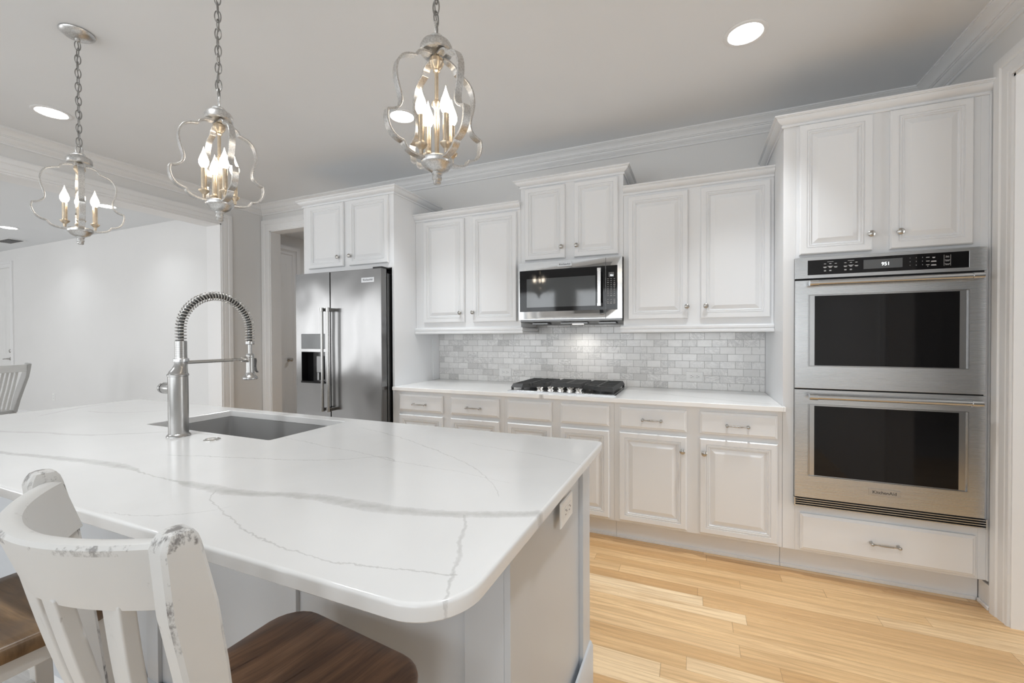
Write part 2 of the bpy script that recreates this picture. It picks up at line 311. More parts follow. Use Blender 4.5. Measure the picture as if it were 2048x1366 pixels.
# ------------------------------------------------------------------ mesh builder
class MB:
    def __init__(s): s.v = []; s.f = []; s.mi = []; s.cur = 0
    def add(s, vs, fs):
        b = len(s.v); s.v += [tuple(v) for v in vs]; s.f += [tuple(i+b for i in f) for f in fs]; s.mi += [s.cur]*len(fs)
        return s
    def box(s, x0, x1, y0, y1, z0, z1):
        if x0 > x1: x0, x1 = x1, x0
        if y0 > y1: y0, y1 = y1, y0
        if z0 > z1: z0, z1 = z1, z0
        return s.add([(x0, y0, z0), (x1, y0, z0), (x1, y1, z0), (x0, y1, z0), (x0, y0, z1), (x1, y0, z1), (x1, y1, z1), (x0, y1, z1)],
              [(0, 3, 2, 1), (4, 5, 6, 7), (0, 1, 5, 4), (1, 2, 6, 5), (2, 3, 7, 6), (3, 0, 4, 7)])
    def lathe(s, prof, org=(0, 0, 0), axis=(0, 0, 1), n=24):
        """prof: list of (radius, height along axis)"""
        org = Vector(org); ax = Vector(axis).normalized()
        t = Vector((1, 0, 0)) if abs(ax.x) < 0.9 else Vector((0, 1, 0))
        e1 = (t-ax*t.dot(ax)).normalized(); e2 = ax.cross(e1)
        vs = []; fs = []
        for r, h in prof:
            for i in range(n):
                a = 2*pi*i/n; vs.append(org+ax*h+e1*(r*cos(a))+e2*(r*sin(a)))
        m = len(prof)
        for j in range(m-1):
            for i in range(n):
                a = j*n+i; b = j*n+(i+1) % n; fs.append((a, b, b+n, a+n))
        if prof[0][0] > 1e-6: fs.append(tuple(reversed(range(n))))
        if prof[-1][0] > 1e-6: fs.append(tuple(range((m-1)*n, m*n)))
        return s.add(vs, fs)
    def cyl(s, p0, p1, r, n=16, r1=None):
        p0 = Vector(p0); p1 = Vector(p1); return s.lathe([(r, 0), (r if r1 is None else r1, (p1-p0).length)], p0, p1-p0, n)
    def tube(s, pts, r, n=8, closed=False):
        pts = [Vector(p) for p in pts]; N = len(pts); rs = r if isinstance(r, (list, tuple)) else [r]*N
        tan = []
        for i in range(N):
            if closed: d = pts[(i+1) % N]-pts[i-1]
            else: d = pts[min(i+1, N-1)]-pts[max(i-1, 0)]
            tan.append(d.normalized())
        t0 = tan[0]; up = Vector((0, 0, 1)) if abs(t0.z) < 0.9 else Vector((1, 0, 0))
        nrm = (up-t0*up.dot(t0)).normalized(); vs = []; fs = []
        for i in range(N):
            nrm = (nrm-tan[i]*nrm.dot(tan[i])).normalized(); bn = tan[i].cross(nrm)
            for j in range(n):
                a = 2*pi*j/n; vs.append(pts[i]+nrm*(rs[i]*cos(a))+bn*(rs[i]*sin(a)))
        for i in range(N if closed else N-1):
            for j in range(n):
                a = i*n+j; b = i*n+(j+1) % n; c = ((i+1) % N)*n+(j+1) % n; d = ((i+1) % N)*n+j; fs.append((a, b, c, d))
        if not closed: fs.append(tuple(reversed(range(n)))); fs.append(tuple(range((N-1)*n, N*n)))
        return s.add(vs, fs)
    def bar(s, pts, ws, ds, side):
        """rectangular section along pts; width ws along 'side' vector(s), depth ds perpendicular"""
        pts = [Vector(p) for p in pts]; N = len(pts)
        ws = ws if isinstance(ws, (list, tuple)) else [ws]*N; ds = ds if isinstance(ds, (list, tuple)) else [ds]*N
        sides = side if isinstance(side, list) else [side]*N
        vs = []; fs = []
        for i in range(N):
            t = (pts[min(i+1, N-1)]-pts[max(i-1, 0)]).normalized(); sd = Vector(sides[i]); sd = (sd-t*sd.dot(t)).normalized(); o = t.cross(sd)
            for a, b in ((-1, -1), (1, -1), (1, 1), (-1, 1)): vs.append(pts[i]+sd*(a*ws[i]/2)+o*(b*ds[i]/2))
        for i in range(N-1):
            for j in range(4):
                a = i*4+j; b = i*4+(j+1) % 4; fs.append((a, b, b+4, a+4))
        fs.append((3, 2, 1, 0)); fs.append(tuple(range((N-1)*4, N*4)))
        return s.add(vs, fs)
    def sweep(s, path, prof, mapf, closed=False):
        """path: 2-D polyline; prof: closed polygon of (out, depth); out is to the RIGHT of travel; mapf(u,v,d)->xyz"""
        N = len(path); P = [Vector(p) for p in path]; vs = []; fs = []; K = len(prof)
        def nr(a, b): d = (b-a).normalized(); return Vector((d.y, -d.x))
        for i in range(N):
            if closed or 0 < i < N-1:
                n1 = nr(P[i-1], P[i]); n2 = nr(P[i], P[(i+1) % N]); m = (n1+n2); m = m/(m.dot(n1) if abs(m.dot(n1)) > 1e-6 else 1)
            elif i == 0: m = nr(P[0], P[1])
            else: m = nr(P[-2], P[-1])
            for o, d in prof:
                q = P[i]+m*o; vs.append(mapf(q.x, q.y, d))
        for i in range(N if closed else N-1):
            for j in range(K):
                a = i*K+j; b = i*K+(j+1) % K; c = ((i+1) % N)*K+(j+1) % K; d = ((i+1) % N)*K+j; fs.append((a, d, c, b))
        if not closed: fs.append(tuple(range(K))); fs.append(tuple(reversed(range((N-1)*K, N*K))))
        return s.add(vs, fs)
    def panel(s, x0, x1, z0, z1, yf, loops, yb):
        """front facing -Y made of nested rectangles (inset, depth behind yf); back at yb"""
        vs = []; fs = []
        L = [(0.0, yb-yf)]+list(loops)
        for ins, d in L: vs += [(x0+ins, yf+d, z0+ins), (x1-ins, yf+d, z0+ins), (x1-ins, yf+d, z1-ins), (x0+ins, yf+d, z1-ins)]
        for i in range(len(L)-1):
            for j in range(4):
                a = i*4+j; b = i*4+(j+1) % 4; fs.append((a, b, b+4, a+4))
        e = (len(L)-1)*4; fs.append((e, e+1, e+2, e+3)); fs.append((3, 2, 1, 0))
        return s.add(vs, fs)
    def frame(s, x0, x1, z0, z1, a0, a1, c0, c1, y0, y1):
        """plate facing -Y with one rectangular hole a0..a1 x c0..c1"""
        vs = []
        for y in (y0, y1):
            vs += [(x0, y, z0), (x1, y, z0), (x1, y, z1), (x0, y, z1), (a0, y, c0), (a1, y, c0), (a1, y, c1), (a0, y, c1)]
        fs = []
        for j in range(4):
            k_ = (j+1) % 4
            fs += [(j, k_, 4+k_, 4+j), (8+j, 12+j, 12+k_, 8+k_), (j, 8+j, 8+k_, k_), (4+j, 4+k_, 12+k_, 12+j)]
        return s.add(vs, fs)
    def poly(s, pts, z0, z1):
        n = len(pts)
        vs = [(x, y, z0) for x, y in pts]+[(x, y, z1) for x, y in pts]
        return s.add(vs, [tuple(reversed(range(n))), tuple(range(n, 2*n))]+[(i, (i+1) % n, (i+1) % n+n, i+n) for i in range(n)])
    def xf(s, mat, start=0):
        s.v[start:] = [tuple(mat @ Vector(v)) for v in s.v[start:]]; return s

OFF = {}
def link(mb, name, mats, parent=None, loc=None, bevel=0.0, smooth=35, local=False, seg=2):
    me = bpy.data.meshes.new(name)
    off = Vector((0, 0, 0))
    if parent is not None and not local: off = OFF.get(parent.name, Vector((0, 0, 0)))
    if parent is None and loc is not None: off = Vector(loc)
    me.from_pydata([tuple(Vector(v)-off) for v in mb.v], [], mb.f)
    mats = mats if isinstance(mats, list) else [mats]
    for m in mats: me.materials.append(m)
    if len(mats) > 1: me.polygons.foreach_set('material_index', mb.mi)
    bm = bmesh.new(); bm.from_mesh(me); bmesh.ops.recalc_face_normals(bm, faces=bm.faces); bm.to_mesh(me); bm.free()
    if smooth:
        me.polygons.foreach_set('use_smooth', [True]*len(me.polygons)); me.set_sharp_from_angle(angle=radians(smooth))
    me.update()
    o = bpy.data.objects.new(name, me); COL.objects.link(o)
    if parent is not None: o.parent = parent; OFF[o.name] = off
    elif loc is not None: o.location = loc; OFF[o.name] = Vector(loc)
    else: OFF[o.name] = Vector((0, 0, 0))
    if bevel:
        md = o.modifiers.new('edge', 'BEVEL'); md.width = bevel; md.segments = seg; md.limit_method = 'ANGLE'; md.angle_limit = radians(40); md.harden_normals = True
    return o
def tag(o, label, cat, group=None):
    o['label'] = label; o['category'] = cat
    if group: o['group'] = group
    return o
def thing(name, label, cat, loc=(0, 0, 0), rz=0.0, group=None):
    o = bpy.data.objects.new(name, None); COL.objects.link(o); o.location = loc; o.rotation_euler = (0, 0, rz); o.empty_display_size = 0.05
    OFF[o.name] = Vector(loc); return tag(o, label, cat, group)
def struct(name, mb, m, bevel=0.0, smooth=30):
    o = link(mb, name, m, bevel=bevel, smooth=smooth); o['kind'] = 'structure'; return o
def text(name, body, size, mat, parent, place, extrude=0.0002, align='CENTER', sx=1.0, bold=0.0):
    """place: Matrix mapping text plane (x right, y up, z out) to world"""
    c = bpy.data.curves.new(name, 'FONT'); c.body = body; c.size = size; c.extrude = extrude; c.align_x = align; c.align_y = 'CENTER'; c.offset = bold
    t = bpy.data.objects.new(name, c); COL.objects.link(t)
    dg = bpy.context.evaluated_depsgraph_get(); dg.update()
    me = bpy.data.meshes.new_from_object(t.evaluated_get(dg)); bpy.data.objects.remove(t)
    off = OFF.get(parent.name, Vector((0, 0, 0)))
    for v in me.vertices:
        q = Vector((v.co.x*sx, v.co.y, v.co.z)); v.co = place @ q - off
    me.materials.clear(); me.materials.append(mat)
    o = bpy.data.objects.new(name, me); COL.objects.link(o); o.parent = parent; OFF[o.name] = off
    return o
def facing(x, y, z):  # text plane that faces -Y
    return Matrix(((1, 0, 0, x), (0, 0, -1, y), (0, 1, 0, z), (0, 0, 0, 1)))

# ------------------------------------------------------------------ room shell
XL, XR, YB = -5.0, 0.80, 0.636
struct('floor', MB().box(-5.0, 3.2, -1.3, 4.2, -0.08, 0.0).box(-2.5, 3.2, -3.2, -1.3, -0.08, 0.0), M['floor'])
# the boards left of the island and behind the stools are greyer in the photograph
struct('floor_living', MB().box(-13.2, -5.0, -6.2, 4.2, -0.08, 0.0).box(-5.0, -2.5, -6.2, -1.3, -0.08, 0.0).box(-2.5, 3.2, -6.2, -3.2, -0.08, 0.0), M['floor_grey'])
ce = MB().box(-13.2, 3.2, -6.2, 4.2, CEIL, CEIL+0.08); struct('ceiling', ce, M['ceiling'])
# wall behind the cabinets, with the hall doorway beside the refrigerator
w = MB(); w.box(-3.98, XR+0.12, YB, YB+0.11, 0, CEIL); w.box(XL-0.2, -4.872, YB, YB+0.11, 0, CEIL); w.box(-4.872, -3.98, YB, YB+0.11, 2.495, CEIL)
struct('wall_back', w, M['wall'])
# left wall with the wide opening to the living room
w = MB(); w.box(XL-0.2, XL, 0.172, YB, 0, CEIL); w.box(XL-0.2, XL, -4.3, 0.172, 2.48, CEIL); w.box(XL-0.2, XL, -6.1, -4.3, 0, CEIL)
struct('wall_left', w, M['wall'])
# right wall with a cased opening next to the oven tower
w = MB(); w.box(XR, XR+0.14, -0.13, YB, 0, CEIL); w.box(XR, XR+0.14, -1.25, -0.13, 2.445, CEIL); w.box(XR, XR+0.14, -6.1, -1.25, 0, CEIL)
struct('wall_right', w, M['wall'])
w = MB(); w.box(3.0, 3.1, -6.1, 1.5, 0, CEIL); w.box(XR+0.14, 3.1, 1.4, 1.5, 0, CEIL); struct('wall_side_hall', w, M['wall'])
# living room: far wall continues the line of the kitchen wall
w = MB(); w.box(-13.0, -11.72, 0.57, 0.68, 0, CEIL); w.box(-10.98, XL-0.2, 0.57, 0.68, 0, CEIL); w.box(-11.72, -10.98, 0.57, 0.68, 2.49, CEIL)
struct('wall_living', w, M['great_wall'])
w = MB(); w.box(-13.1, -13.0, -6.1, 0.68, 0, CEIL); struct('wall_living_end', w, M['great_wall'])
# front wall behind the camera with windows
def win_wall(name, xs, xa, xb, z0, z1, mat):
    w = MB(); e = xa
    for a, b in xs: w.box(e, a, -6.1, -6.0, 0, CEIL); e = b
    w.box(e, xb, -6.1, -6.0, 0, CEIL)
    for a, b in xs: w.box(a, b, -6.1, -6.0, 0, z0); w.box(a, b, -6.1, -6.0, z1, CEIL)
    return struct(name, w, mat)
KW = [(-4.65, -3.35), (-2.85, -1.55), (-1.05, 0.25)]; GW = [(-11.95, -10.45), (-9.75, -8.25), (-7.55, -6.05)]
win_wall('wall_front', KW, XL, 3.1, 0.6, 2.3, M['wall']); win_wall('wall_living_front', GW, -13.0, XL, 0.45, 2.35, M['great_wall'])
for i, (a, b) in enumerate(KW+GW):
    z0, z1 = (0.6, 2.3) if i < 3 else (0.45, 2.35)
    f = MB(); 
    for x in (a, (a+b)/2-0.02, b-0.04): f.box(x, x+0.04, -6.07, -6.02, z0, z1)
    for z in (z0, (z0+z1)/2-0.02, z1-0.04): f.box(a, b, -6.065, -6.025, z, z+0.04)
    struct('window_%d' % (i+1), f, M['trim'])
# hall behind the doorway
w = MB(); w.box(-6.06, -5.95, 0.75, 4.2, 0, CEIL); w.box(-5.95, -3.0, 4.1, 4.2, 0, CEIL); w.box(-3.3, -3.2, 0.75, 4.2, 0, CEIL)
struct('wall_hall', w, M['wall'])

l = bpy.data.lights.new('hall_fill', 'AREA'); l.shape = 'DISK'; l.size = 0.3; l.energy = 9; l.color = (0.95, 0.97, 1)  # added light without a fixture, lifts the dark hall behind the doorway
o = bpy.data.objects.new('hall_fill', l); COL.objects.link(o); o.location = (-4.6, 2.6, CEIL-0.02)
# crown moulding of the room
CR = [(0, 0), (0.090, 0), (0.090, -0.009), (0.084, -0.010), (0.084, -0.014), (0.078, -0.017), (0.066, -0.024), (0.055, -0.036), (0.050, -0.048), (0.044, -0.049), (0.044, -0.056), (0.037, -0.057), (0.037, -0.061), (0.034, -0.068), (0.026, -0.077), (0.016, -0.083), (0.016, -0.087), (0.010, -0.088), (0.010, -0.102), (0, -0.104)]
def crown(name, path):
    m = MB().sweep(path, CR, lambda u, v, d: (u, v, CEIL+d)); return struct(name, m, M['trim'], smooth=25)
crown('trim_1', [(XL, -6.0), (XL, YB), (XR, YB), (XR, -6.0)])
# casings: profile (out from opening edge, proud of wall)
CAS = [(0, 0), (0, 0.014), (0.012, 0.016), (0.016, 0.012), (0.022, 0.016), (0.05, 0.019), (0.056, 0.016), (0.062, 0.022), (0.085, 0.026), (0.092, 0.026), (0.096, 0.020), (0.10, 0.020), (0.10, 0)]
def casing(name, path, mapf, mat=None, prof=CAS):
    m = MB().sweep(path, prof, mapf); return struct(name, m, mat or M['trim'], smooth=25)
# hall doorway (wall y = YB, travel so that outside of the opening is on the right)
CASD = [(o*1.25, d) for o, d in CAS]
casing('trim_2', [(-3.98, 0), (-3.98, 2.495), (-4.872, 2.495), (-4.872, 0)], lambda u, v, d: (u, YB-d, v), prof=CASD)
j = MB(); j.box(-4.872, -4.862, YB-0.006, YB+0.12, 0, 2.495); j.box(-4.872, -3.98, YB-0.006, YB+0.12, 2.485, 2.497); j.box(-3.99, -3.98, YB-0.006, YB+0.12, 0, 2.495)
struct('trim_3', j, M['trim'])
# living-room opening (kitchen side), wall x = XL facing +X
CASL = [(o*0.9, d) for o, d in CAS]
casing('trim_4', [(0.172, 0), (0.172, 2.48), (-4.3, 2.48), (-4.3, 0)], lambda u, v, d: (XL+d, u, v), prof=[(o*1.08, d) for o, d in CAS])
j = MB(); j.box(XL-0.21, XL+0.006, 0.160, 0.174, 0, 2.48); j.box(XL-0.21, XL+0.006, -4.3, 0.172, 2.468, 2.482); j.box(XL-0.21, XL+0.006, -4.312, -4.3, 0, 2.48)
struct('trim_5', j, M['trim'])
# opening in the right wall, facing -X
casing('trim_6', [(-0.13, 0), (-0.13, 2.445), (-1.25, 2.445), (-1.25, 0)], lambda u, v, d: (XR-d, u, v), prof=[(o*1.08, d) for o, d in CAS][::1])
j = MB(); j.box(XR-0.006, XR+0.146, -0.142, -0.129, 0, 2.445); j.box(XR-0.006, XR+0.146, -1.25, -0.13, 2.433, 2.447); j.box(XR-0.006, XR+0.146, -1.25, -1.238, 0, 2.445)
struct('trim_7', j, M['trim'])
# baseboards
BB = [(0, 0), (0.016, 0), (0.016, 0.10), (0.012, 0.112), (0.008, 0.12), (0.006, 0.13), (0, 0.13)]
def baseboard(name, path):
    m = MB().sweep(path, BB, lambda u, v, d: (u, v, d)); return struct(name, m, M['trim'], smooth=25)
baseboard('baseboard_living', [(-10.87, 0.57), (XL-0.2, 0.57)])
baseboard('baseboard_left', [(XL, 0.28), (XL, YB-0.03)])
baseboard('baseboard_front', [(XR, -6.0), (XL, -6.0)])
m = MB().box(XR-0.016, XR-0.001, -0.018, 0.076, 0, 0.115); m.box(XR-0.026, XR-0.016, -0.018, 0.066, 0, 0.018); struct('baseboard_right', m, M['trim'], 0.003)
# living-room door with deadbolt and lever
d2 = MB(); d2.box(-11.72, -10.98, 0.585, 0.625, 0.01, 2.49); o_d = struct('door_2', d2, M['door'])
pm = MB()
for (a, b) in ((-11.62, -11.39), (-11.31, -11.08)):
    for (c, e) in ((0.2, 0.78), (1.0, 1.82), (1.96, 2.35)): pm.panel(a, b, c, e, 0.5845, [(0.0, 0.0), (0.012, 0.006), (0.03, 0.006), (0.05, 0.0)], 0.587)
link(pm, 'raised_panel', M['door'], o_d)
lm = MB(); lm.lathe([(0.03, 0), (0.03, 0.008), (0.018, 0.014), (0.011, 0.03), (0.011, 0.05)], (-11.06, 0.585, 0.965), (0, -1, 0), 16); lm.tube([(-11.06, 0.537, 0.965), (-11.10, 0.532, 0.965), (-11.18, 0.532, 0.96)], 0.009, 8)
link(lm, 'lever_handle', M['nickel'], o_d)
link(MB().lathe([(0.03, 0), (0.03, 0.01), (0.022, 0.02), (0.0, 0.022)], (-11.06, 0.585, 1.095), (0, -1, 0), 16), 'deadbolt', M['nickel'], o_d)
casing('trim_8', [(-10.98, 0), (-10.98, 2.49), (-11.72, 2.49), (-11.72, 0)], lambda u, v, d: (u, 0.57-d, v))
# hall door on the hall's side wall (faces +X)
d1 = MB(); d1.box(-5.955, -5.935, 0.95, 1.78, 0.01, 2.48); o_d = struct('door_1', d1, M['door'])
pm = MB()
for (a, b) in ((1.04, 1.32), (1.42, 1.70)):
    for (c, e) in ((0.2, 0.8), (1.0, 1.85), (1.98, 2.36)):
        q = MB().panel(a, b, c, e, 0.0, [(0.0, 0.0), (0.012, 0.005), (0.03, 0.005), (0.05, 0.0)], 0.004); pm.add([(-5.934-y, x, z) for x, y, z in q.v], q.f)
link(pm, 'raised_panel', M['door'], o_d)
link(MB().lathe([(0.028, 0), (0.028, 0.006), (0.012, 0.012), (0.012, 0.035), (0.026, 0.045), (0.026, 0.062), (0.0, 0.068)], (-5.935, 1.73, 0.98), (1, 0, 0), 16), 'door_knob', M['nickel'], o_d)
casing('trim_9', [(1.78, 0), (1.78, 2.48), (0.95, 2.48), (0.95, 0)], lambda u, v, d: (-5.95+d, u, v), prof=[(o*1.6, d) for o, d in CAS])

# ------------------------------------------------------------------ cabinet parts
DOORL = [(0.0, 0.006), (0.006, 0.0), (0.032, 0.0), (0.0335, 0.004), (0.0365, 0.004), (0.038, 0.0008), (0.043, 0.0012), (0.0445, 0.0048), (0.0475, 0.0048), (0.049, 0.0025), (0.051, 0.003), (0.053, 0.0105), (0.058, 0.0105), (0.082, 0.0015)]
DRAWL = [(0.0, 0.007), (0.004, 0.0045), (0.009, 0.0035), (0.014, 0.0)]
KNOB = [(0.0075, 0.0), (0.0075, 0.003), (0.0055, 0.006), (0.0055, 0.012), (0.011, 0.015), (0.0155, 0.019), (0.0155, 0.023), (0.011, 0.027), (0.0, 0.0285)]
def knob(x, z, y, parent): return link(MB().lathe(KNOB, (x, y, z), (0, -1, 0), 20), 'knob', M['nickel'], parent)
def pull(x, z, y, parent, w=0.115):
    m = MB(); h = w/2
    for s in (-1, 1):
        m.lathe([(0.008, 0), (0.006, 0.004), (0.0045, 0.010), (0.0065, 0.022), (0.0085, 0.026), (0.0065, 0.031), (0, 0.033)], (x+s*(h-0.008), y, z), (0, -1, 0), 14)
        m.lathe([(0.0, 0), (0.006, 0.003), (0.006, 0.007), (0.0, 0.010)], (x+s*(h-0.012), y-0.024, z), (s, 0, 0), 12)
    pts = [(x+t*(h-0.012), y-0.024, z+0.0) for t in (-1, -0.7, -0.35, 0, 0.35, 0.7, 1)]
    m.tube(pts, [0.0042, 0.0034, 0.0048, 0.0056, 0.0048, 0.0034, 0.0042], 10)
    return link(m, 'pull', M['nickel'], parent)
def cab_door(x0, x1, z0, z1, yface, parent, kn=None):
    d = link(MB().panel(x0, x1, z0, z1, yface-0.02, DOORL, yface-0.0005), 'door', M['cab'], parent, smooth=12)
    if kn: knob(kn[0], kn[1], yface-0.02, d)
    return d
def drawer(x0, x1, z0, z1, yface, parent, pl=None, name='drawer'):
    d = link(MB().panel(x0, x1, z0, z1, yface-0.02, DRAWL, yface-0.0005), name, M['cab'], parent, smooth=12)
    if pl: pull(pl[0], pl[1], yface-0.02, d, pl[2] if len(pl) > 2 else 0.115)
    return d
CC = [(0, -0.006), (0.008, -0.006), (0.010, -0.002), (0.010, 0.004), (0.006, 0.006), (0.006, 0.009), (0.014, 0.012), (0.024, 0.018), (0.032, 0.027), (0.035, 0.034), (0.035, 0.037), (0.041, 0.038), (0.041, 0.041), (0.047, 0.043), (0.047, 0.050), (0, 0.050)]
def cab_crown(path, z, parent, prof=CC):
    return link(MB().sweep(path, prof, lambda u, v, d: (u, v, z+d)), 'crown_molding', M['cab'], parent, smooth=25)
RAIL = [(0, 0), (0.014, 0), (0.020, 0.006), (0.020, 0.016), (0.014, 0.020), (0.014, 0.026), (0.019, 0.030), (0.019, 0.042), (0.012, 0.049), (0, 0.049)]
def light_rail(path, z, parent):
    return link(MB().sweep(path, RAIL, lambda u, v, d: (u, v, z+d)), 'light_rail', M['cab'], parent, smooth=25)
UF = 0.286   # upper cabinet face plane
EPS = 0.0012
# refrigerator enclosure
t = thing('refrigerator_cabinet', 'tall white cabinet surrounding the steel refrigerator, two small doors above it', 'cabinet', (-3.15, 0.30, 0))
b = MB(); b.box(-3.63, -3.607, 0, YB-EPS, 0, 2.431); b.box(-2.684, -2.664, 0, YB-EPS, 0, 2.431); b.box(-3.607, -2.684, 0.0, YB-EPS, 1.85, 2.431)
link(b, 'body', M['cab'], t, bevel=0.0012)
cab_door(-3.557, -3.165, 1.888, 2.421, 0, t, (-3.222+0.008, 1.966)); cab_door(-3.104, -2.71, 1.888, 2.421, 0, t, (-3.107+0.02, 1.966))
cab_crown([(-3.63, YB-0.09), (-3.63, 0), (-2.664, 0), (-2.664, YB-0.002)], 2.431, t)
link(MB().box(-2.664, -2.656, 0.53, YB-EPS, 0.9155, 1.322), 'scribe_trim', M['cab'], t)
# left upper
def upper(label, x0, x1, z0, z1, doors, knobs, crown_path, rail_path, loc):
    t = thing('upper_cabinet', label, 'cabinet', loc, group=None)
    b = MB().box(x0, x1, UF, YB-EPS, z0, z1); link(b, 'body', M['cab'], t, bevel=0.001)
    for d, kk in zip(doors, knobs): cab_door(d[0], d[1], d[2], d[3], UF, t, kk)
    cab_crown(crown_path[::-1], z1, t)
    if rail_path: light_rail(rail_path[::-1], z0-0.049, t)
    return t
upper('white upper cabinet between the refrigerator and the microwave, over the outlet', -2.664+EPS, -1.706, 1.373, 2.270,
      [(-2.576, -2.190, 1.417, 2.253), (-2.114, -1.736, 1.417, 2.253)], [(-2.222, 1.493), (-2.106, 1.493)],
      [(-1.706, UF), (-2.664+EPS, UF)], [(-1.706, YB-EPS), (-1.706, UF), (-2.664+EPS, UF)], (-2.18, 0.46, 1.373))
upper('short white cabinet above the microwave, raised higher than its neighbours', -1.705, -0.946, 1.848, 2.420,
      [(-1.669, -1.358, 1.869, 2.404), (-1.290, -0.979, 1.868, 2.402)], [(-1.380, 1.949), (-1.268, 1.949)],
      [(-0.946, YB-EPS), (-0.946, UF), (-1.705, UF), (-1.705, YB-EPS)], None, (-1.325, 0.46, 1.848))
upper('white upper cabinet between the microwave and the double oven', -0.945, -0.051, 1.373, 2.270,
      [(-0.914, -0.533, 1.414, 2.248), (-0.459, -0.070, 1.413, 2.248)], [(-0.540, 1.491), (-0.428, 1.491)],
      [(-0.051, UF), (-0.945, UF)], [(-0.051, UF), (-0.945, UF), (-0.945, YB-EPS)], (-0.5, 0.46, 1.373))
# oven tower
t = thing('oven_cabinet', 'tall white cabinet tower built around the double wall oven', 'cabinet', (0.36, 0.3, 0))
b = MB(); b.box(-0.05, 0.008, 0, YB-EPS, 0.135, 2.431); b.box(0.747, 0.776, 0, YB-EPS, 0.135, 2.431)
b.box(0.008, 0.747, 0, YB-EPS, 1.695, 2.431); b.box(0.008, 0.747, 0, YB-EPS, 0.135, 0.41)
link(b, 'body', M['cab'], t, bevel=0.0012)
link(MB().box(-0.05, 0.7835, 0.0765, 0.09, 0.0, 0.135).box(-0.05, 0.773, 0.0665, 0.0765, 0, 0.018), 'toe_kick', M['cab'], t, bevel=0.002)
link(MB().box(0.776, 0.797, -0.004, 0.02, 0.135, 2.431).box(0.776, 0.784, -0.010, -0.004, 0.135, 2.431), 'filler_strip', M['cab'], t, bevel=0.002)
cab_door(0.022, 0.335, 1.731, 2.421, 0, t, (0.324, 1.812)); cab_door(0.405, 0.717, 1.731, 2.421, 0, t, (0.440, 1.812))
drawer(0.029, 0.735, 0.150, 0.345, 0, t, (0.388, 0.243, 0.125))
cab_crown([(-0.05, YB-EPS), (-0.05, 0), (0.797, 0)], 2.431, t)
# base cabinets
def base(label, x0, x1, draws, doors, loc):
    t = thing('base_cabinet', label, 'cabinet', loc)
    link(MB().box(x0, x1, 0, YB-EPS, 0.135, 0.886), 'body', M['cab'], t, bevel=0.001)
    link(MB().box(x0, x1, 0.076, 0.09, 0.0, 0.135).box(x0, x1, 0.066, 0.076, 0, 0.018), 'toe_kick', M['cab'], t, bevel=0.002)
    for a, b_, p in draws: drawer(a, b_, 0.731, 0.860, 0, t, ((a+b_)/2, 0.790, 0.122) if p else None, 'drawer' if p else 'false_drawer_front')
    for a, b_, kx in doors: cab_door(a, b_, 0.151, 0.704, 0, t, (kx, 0.621))
base('white base cabinet beside the refrigerator, drawers with curved pulls', -2.664, -1.720, [(-2.613, -2.217, 1), (-2.149, -1.756, 1)], [(-2.613, -2.217, -2.25), (-2.149, -1.756, -2.12)], (-2.19, 0.3, 0))
base('white base cabinet under the gas cooktop, false drawer fronts without pulls', -1.7195, -0.9605, [(-1.692, -1.371, 0), (-1.308, -0.990, 0)], [(-1.692, -1.371, -1.40), (-1.308, -0.990, -1.28)], (-1.34, 0.3, 0))
base('white base cabinet left of the oven tower with two drawers and two doors', -0.960, -0.0512, [(-0.928, -0.537, 1), (-0.468, -0.076, 1)], [(-0.928, -0.537, -0.560), (-0.467, -0.074, -0.443)], (-0.5, 0.3, 0))
# counter along the wall, tile
m = MB().box(-2.663, -0.0515, -0.035, YB-EPS, 0.8865, 0.914); m.box(-0.0515, -0.040, -0.035, -0.0015, 0.8865, 0.914)
tag(link(m, 'countertop', M['quartz_counter'], loc=(-1.35, 0.3, 0.8865), bevel=0.003), 'white quartz countertop running along the wall under the tile backsplash', 'countertop')
m = MB().box(-2.655, -0.0515, YB-0.009, YB-0.0006, 0.9145, 1.3232); m.box(-1.685, -0.967, YB-0.009, YB-0.0006, 1.3232, 1.392)
tag(link(m, 'tile_backsplash', M['tile'], loc=(-1.35, YB, 0.9145)), 'grey veined marble subway tile backsplash behind the cooktop', 'backsplash')

# ------------------------------------------------------------------ outlets
def outlet(label, mat_place, w=0.115, h=0.070, vertical=False):
    """built facing -Y around the origin, then placed by matrix"""
    t = thing('wall_outlet', label, 'outlet', tuple(mat_place.to_translation()), group=None)
    R = mat_place.to_3x3().to_4x4()
    if vertical: R = R @ Matrix.Rotation(radians(90), 4, 'Y')
    pl = MB().panel(-w/2, w/2, -h/2, h/2, -0.006, [(0.0, 0.003), (0.003, 0.0)], 0.0).xf(R); link(pl, 'cover_plate', M['white_plastic'], t, local=True)
    for s in (-1, 1):
        q = MB().panel(s*0.0195-0.0165, s*0.0195+0.0165, -0.0145, 0.0145, -0.0075, [(0.0, 0.0008), (0.001, 0.0)], -0.006).xf(R)
        so = link(q, 'socket', M['white_plastic'], t, local=True)
        sl = MB(); sl.box(s*0.0195-0.007, s*0.0195+0.002, -0.0079, -0.0070, 0.0055, 0.0075); sl.box(s*0.0195-0.007, s*0.0195+0.001, -0.0079, -0.0070, -0.0075, -0.0055)
        sl.lathe([(0.0026, 0), (0.0026, 0.0009)], (s*0.0195+0.0085, -0.0070, 0), (0, -1, 0), 10); sl.xf(R)
        link(sl, 'slots', M['black'], so, local=True)
    return t
T = Matrix.Translation
outlet('white outlet on the tile backsplash, left of the cooktop', T((-1.99, YB-0.0095, 0.996)))
outlet('white outlet on the tile backsplash, right of the cooktop', T((-0.494, YB-0.0095, 1.006)))
outlet('small white outlet low on the far living room wall', T((-9.6, 0.5695, 0.40)), vertical=True)
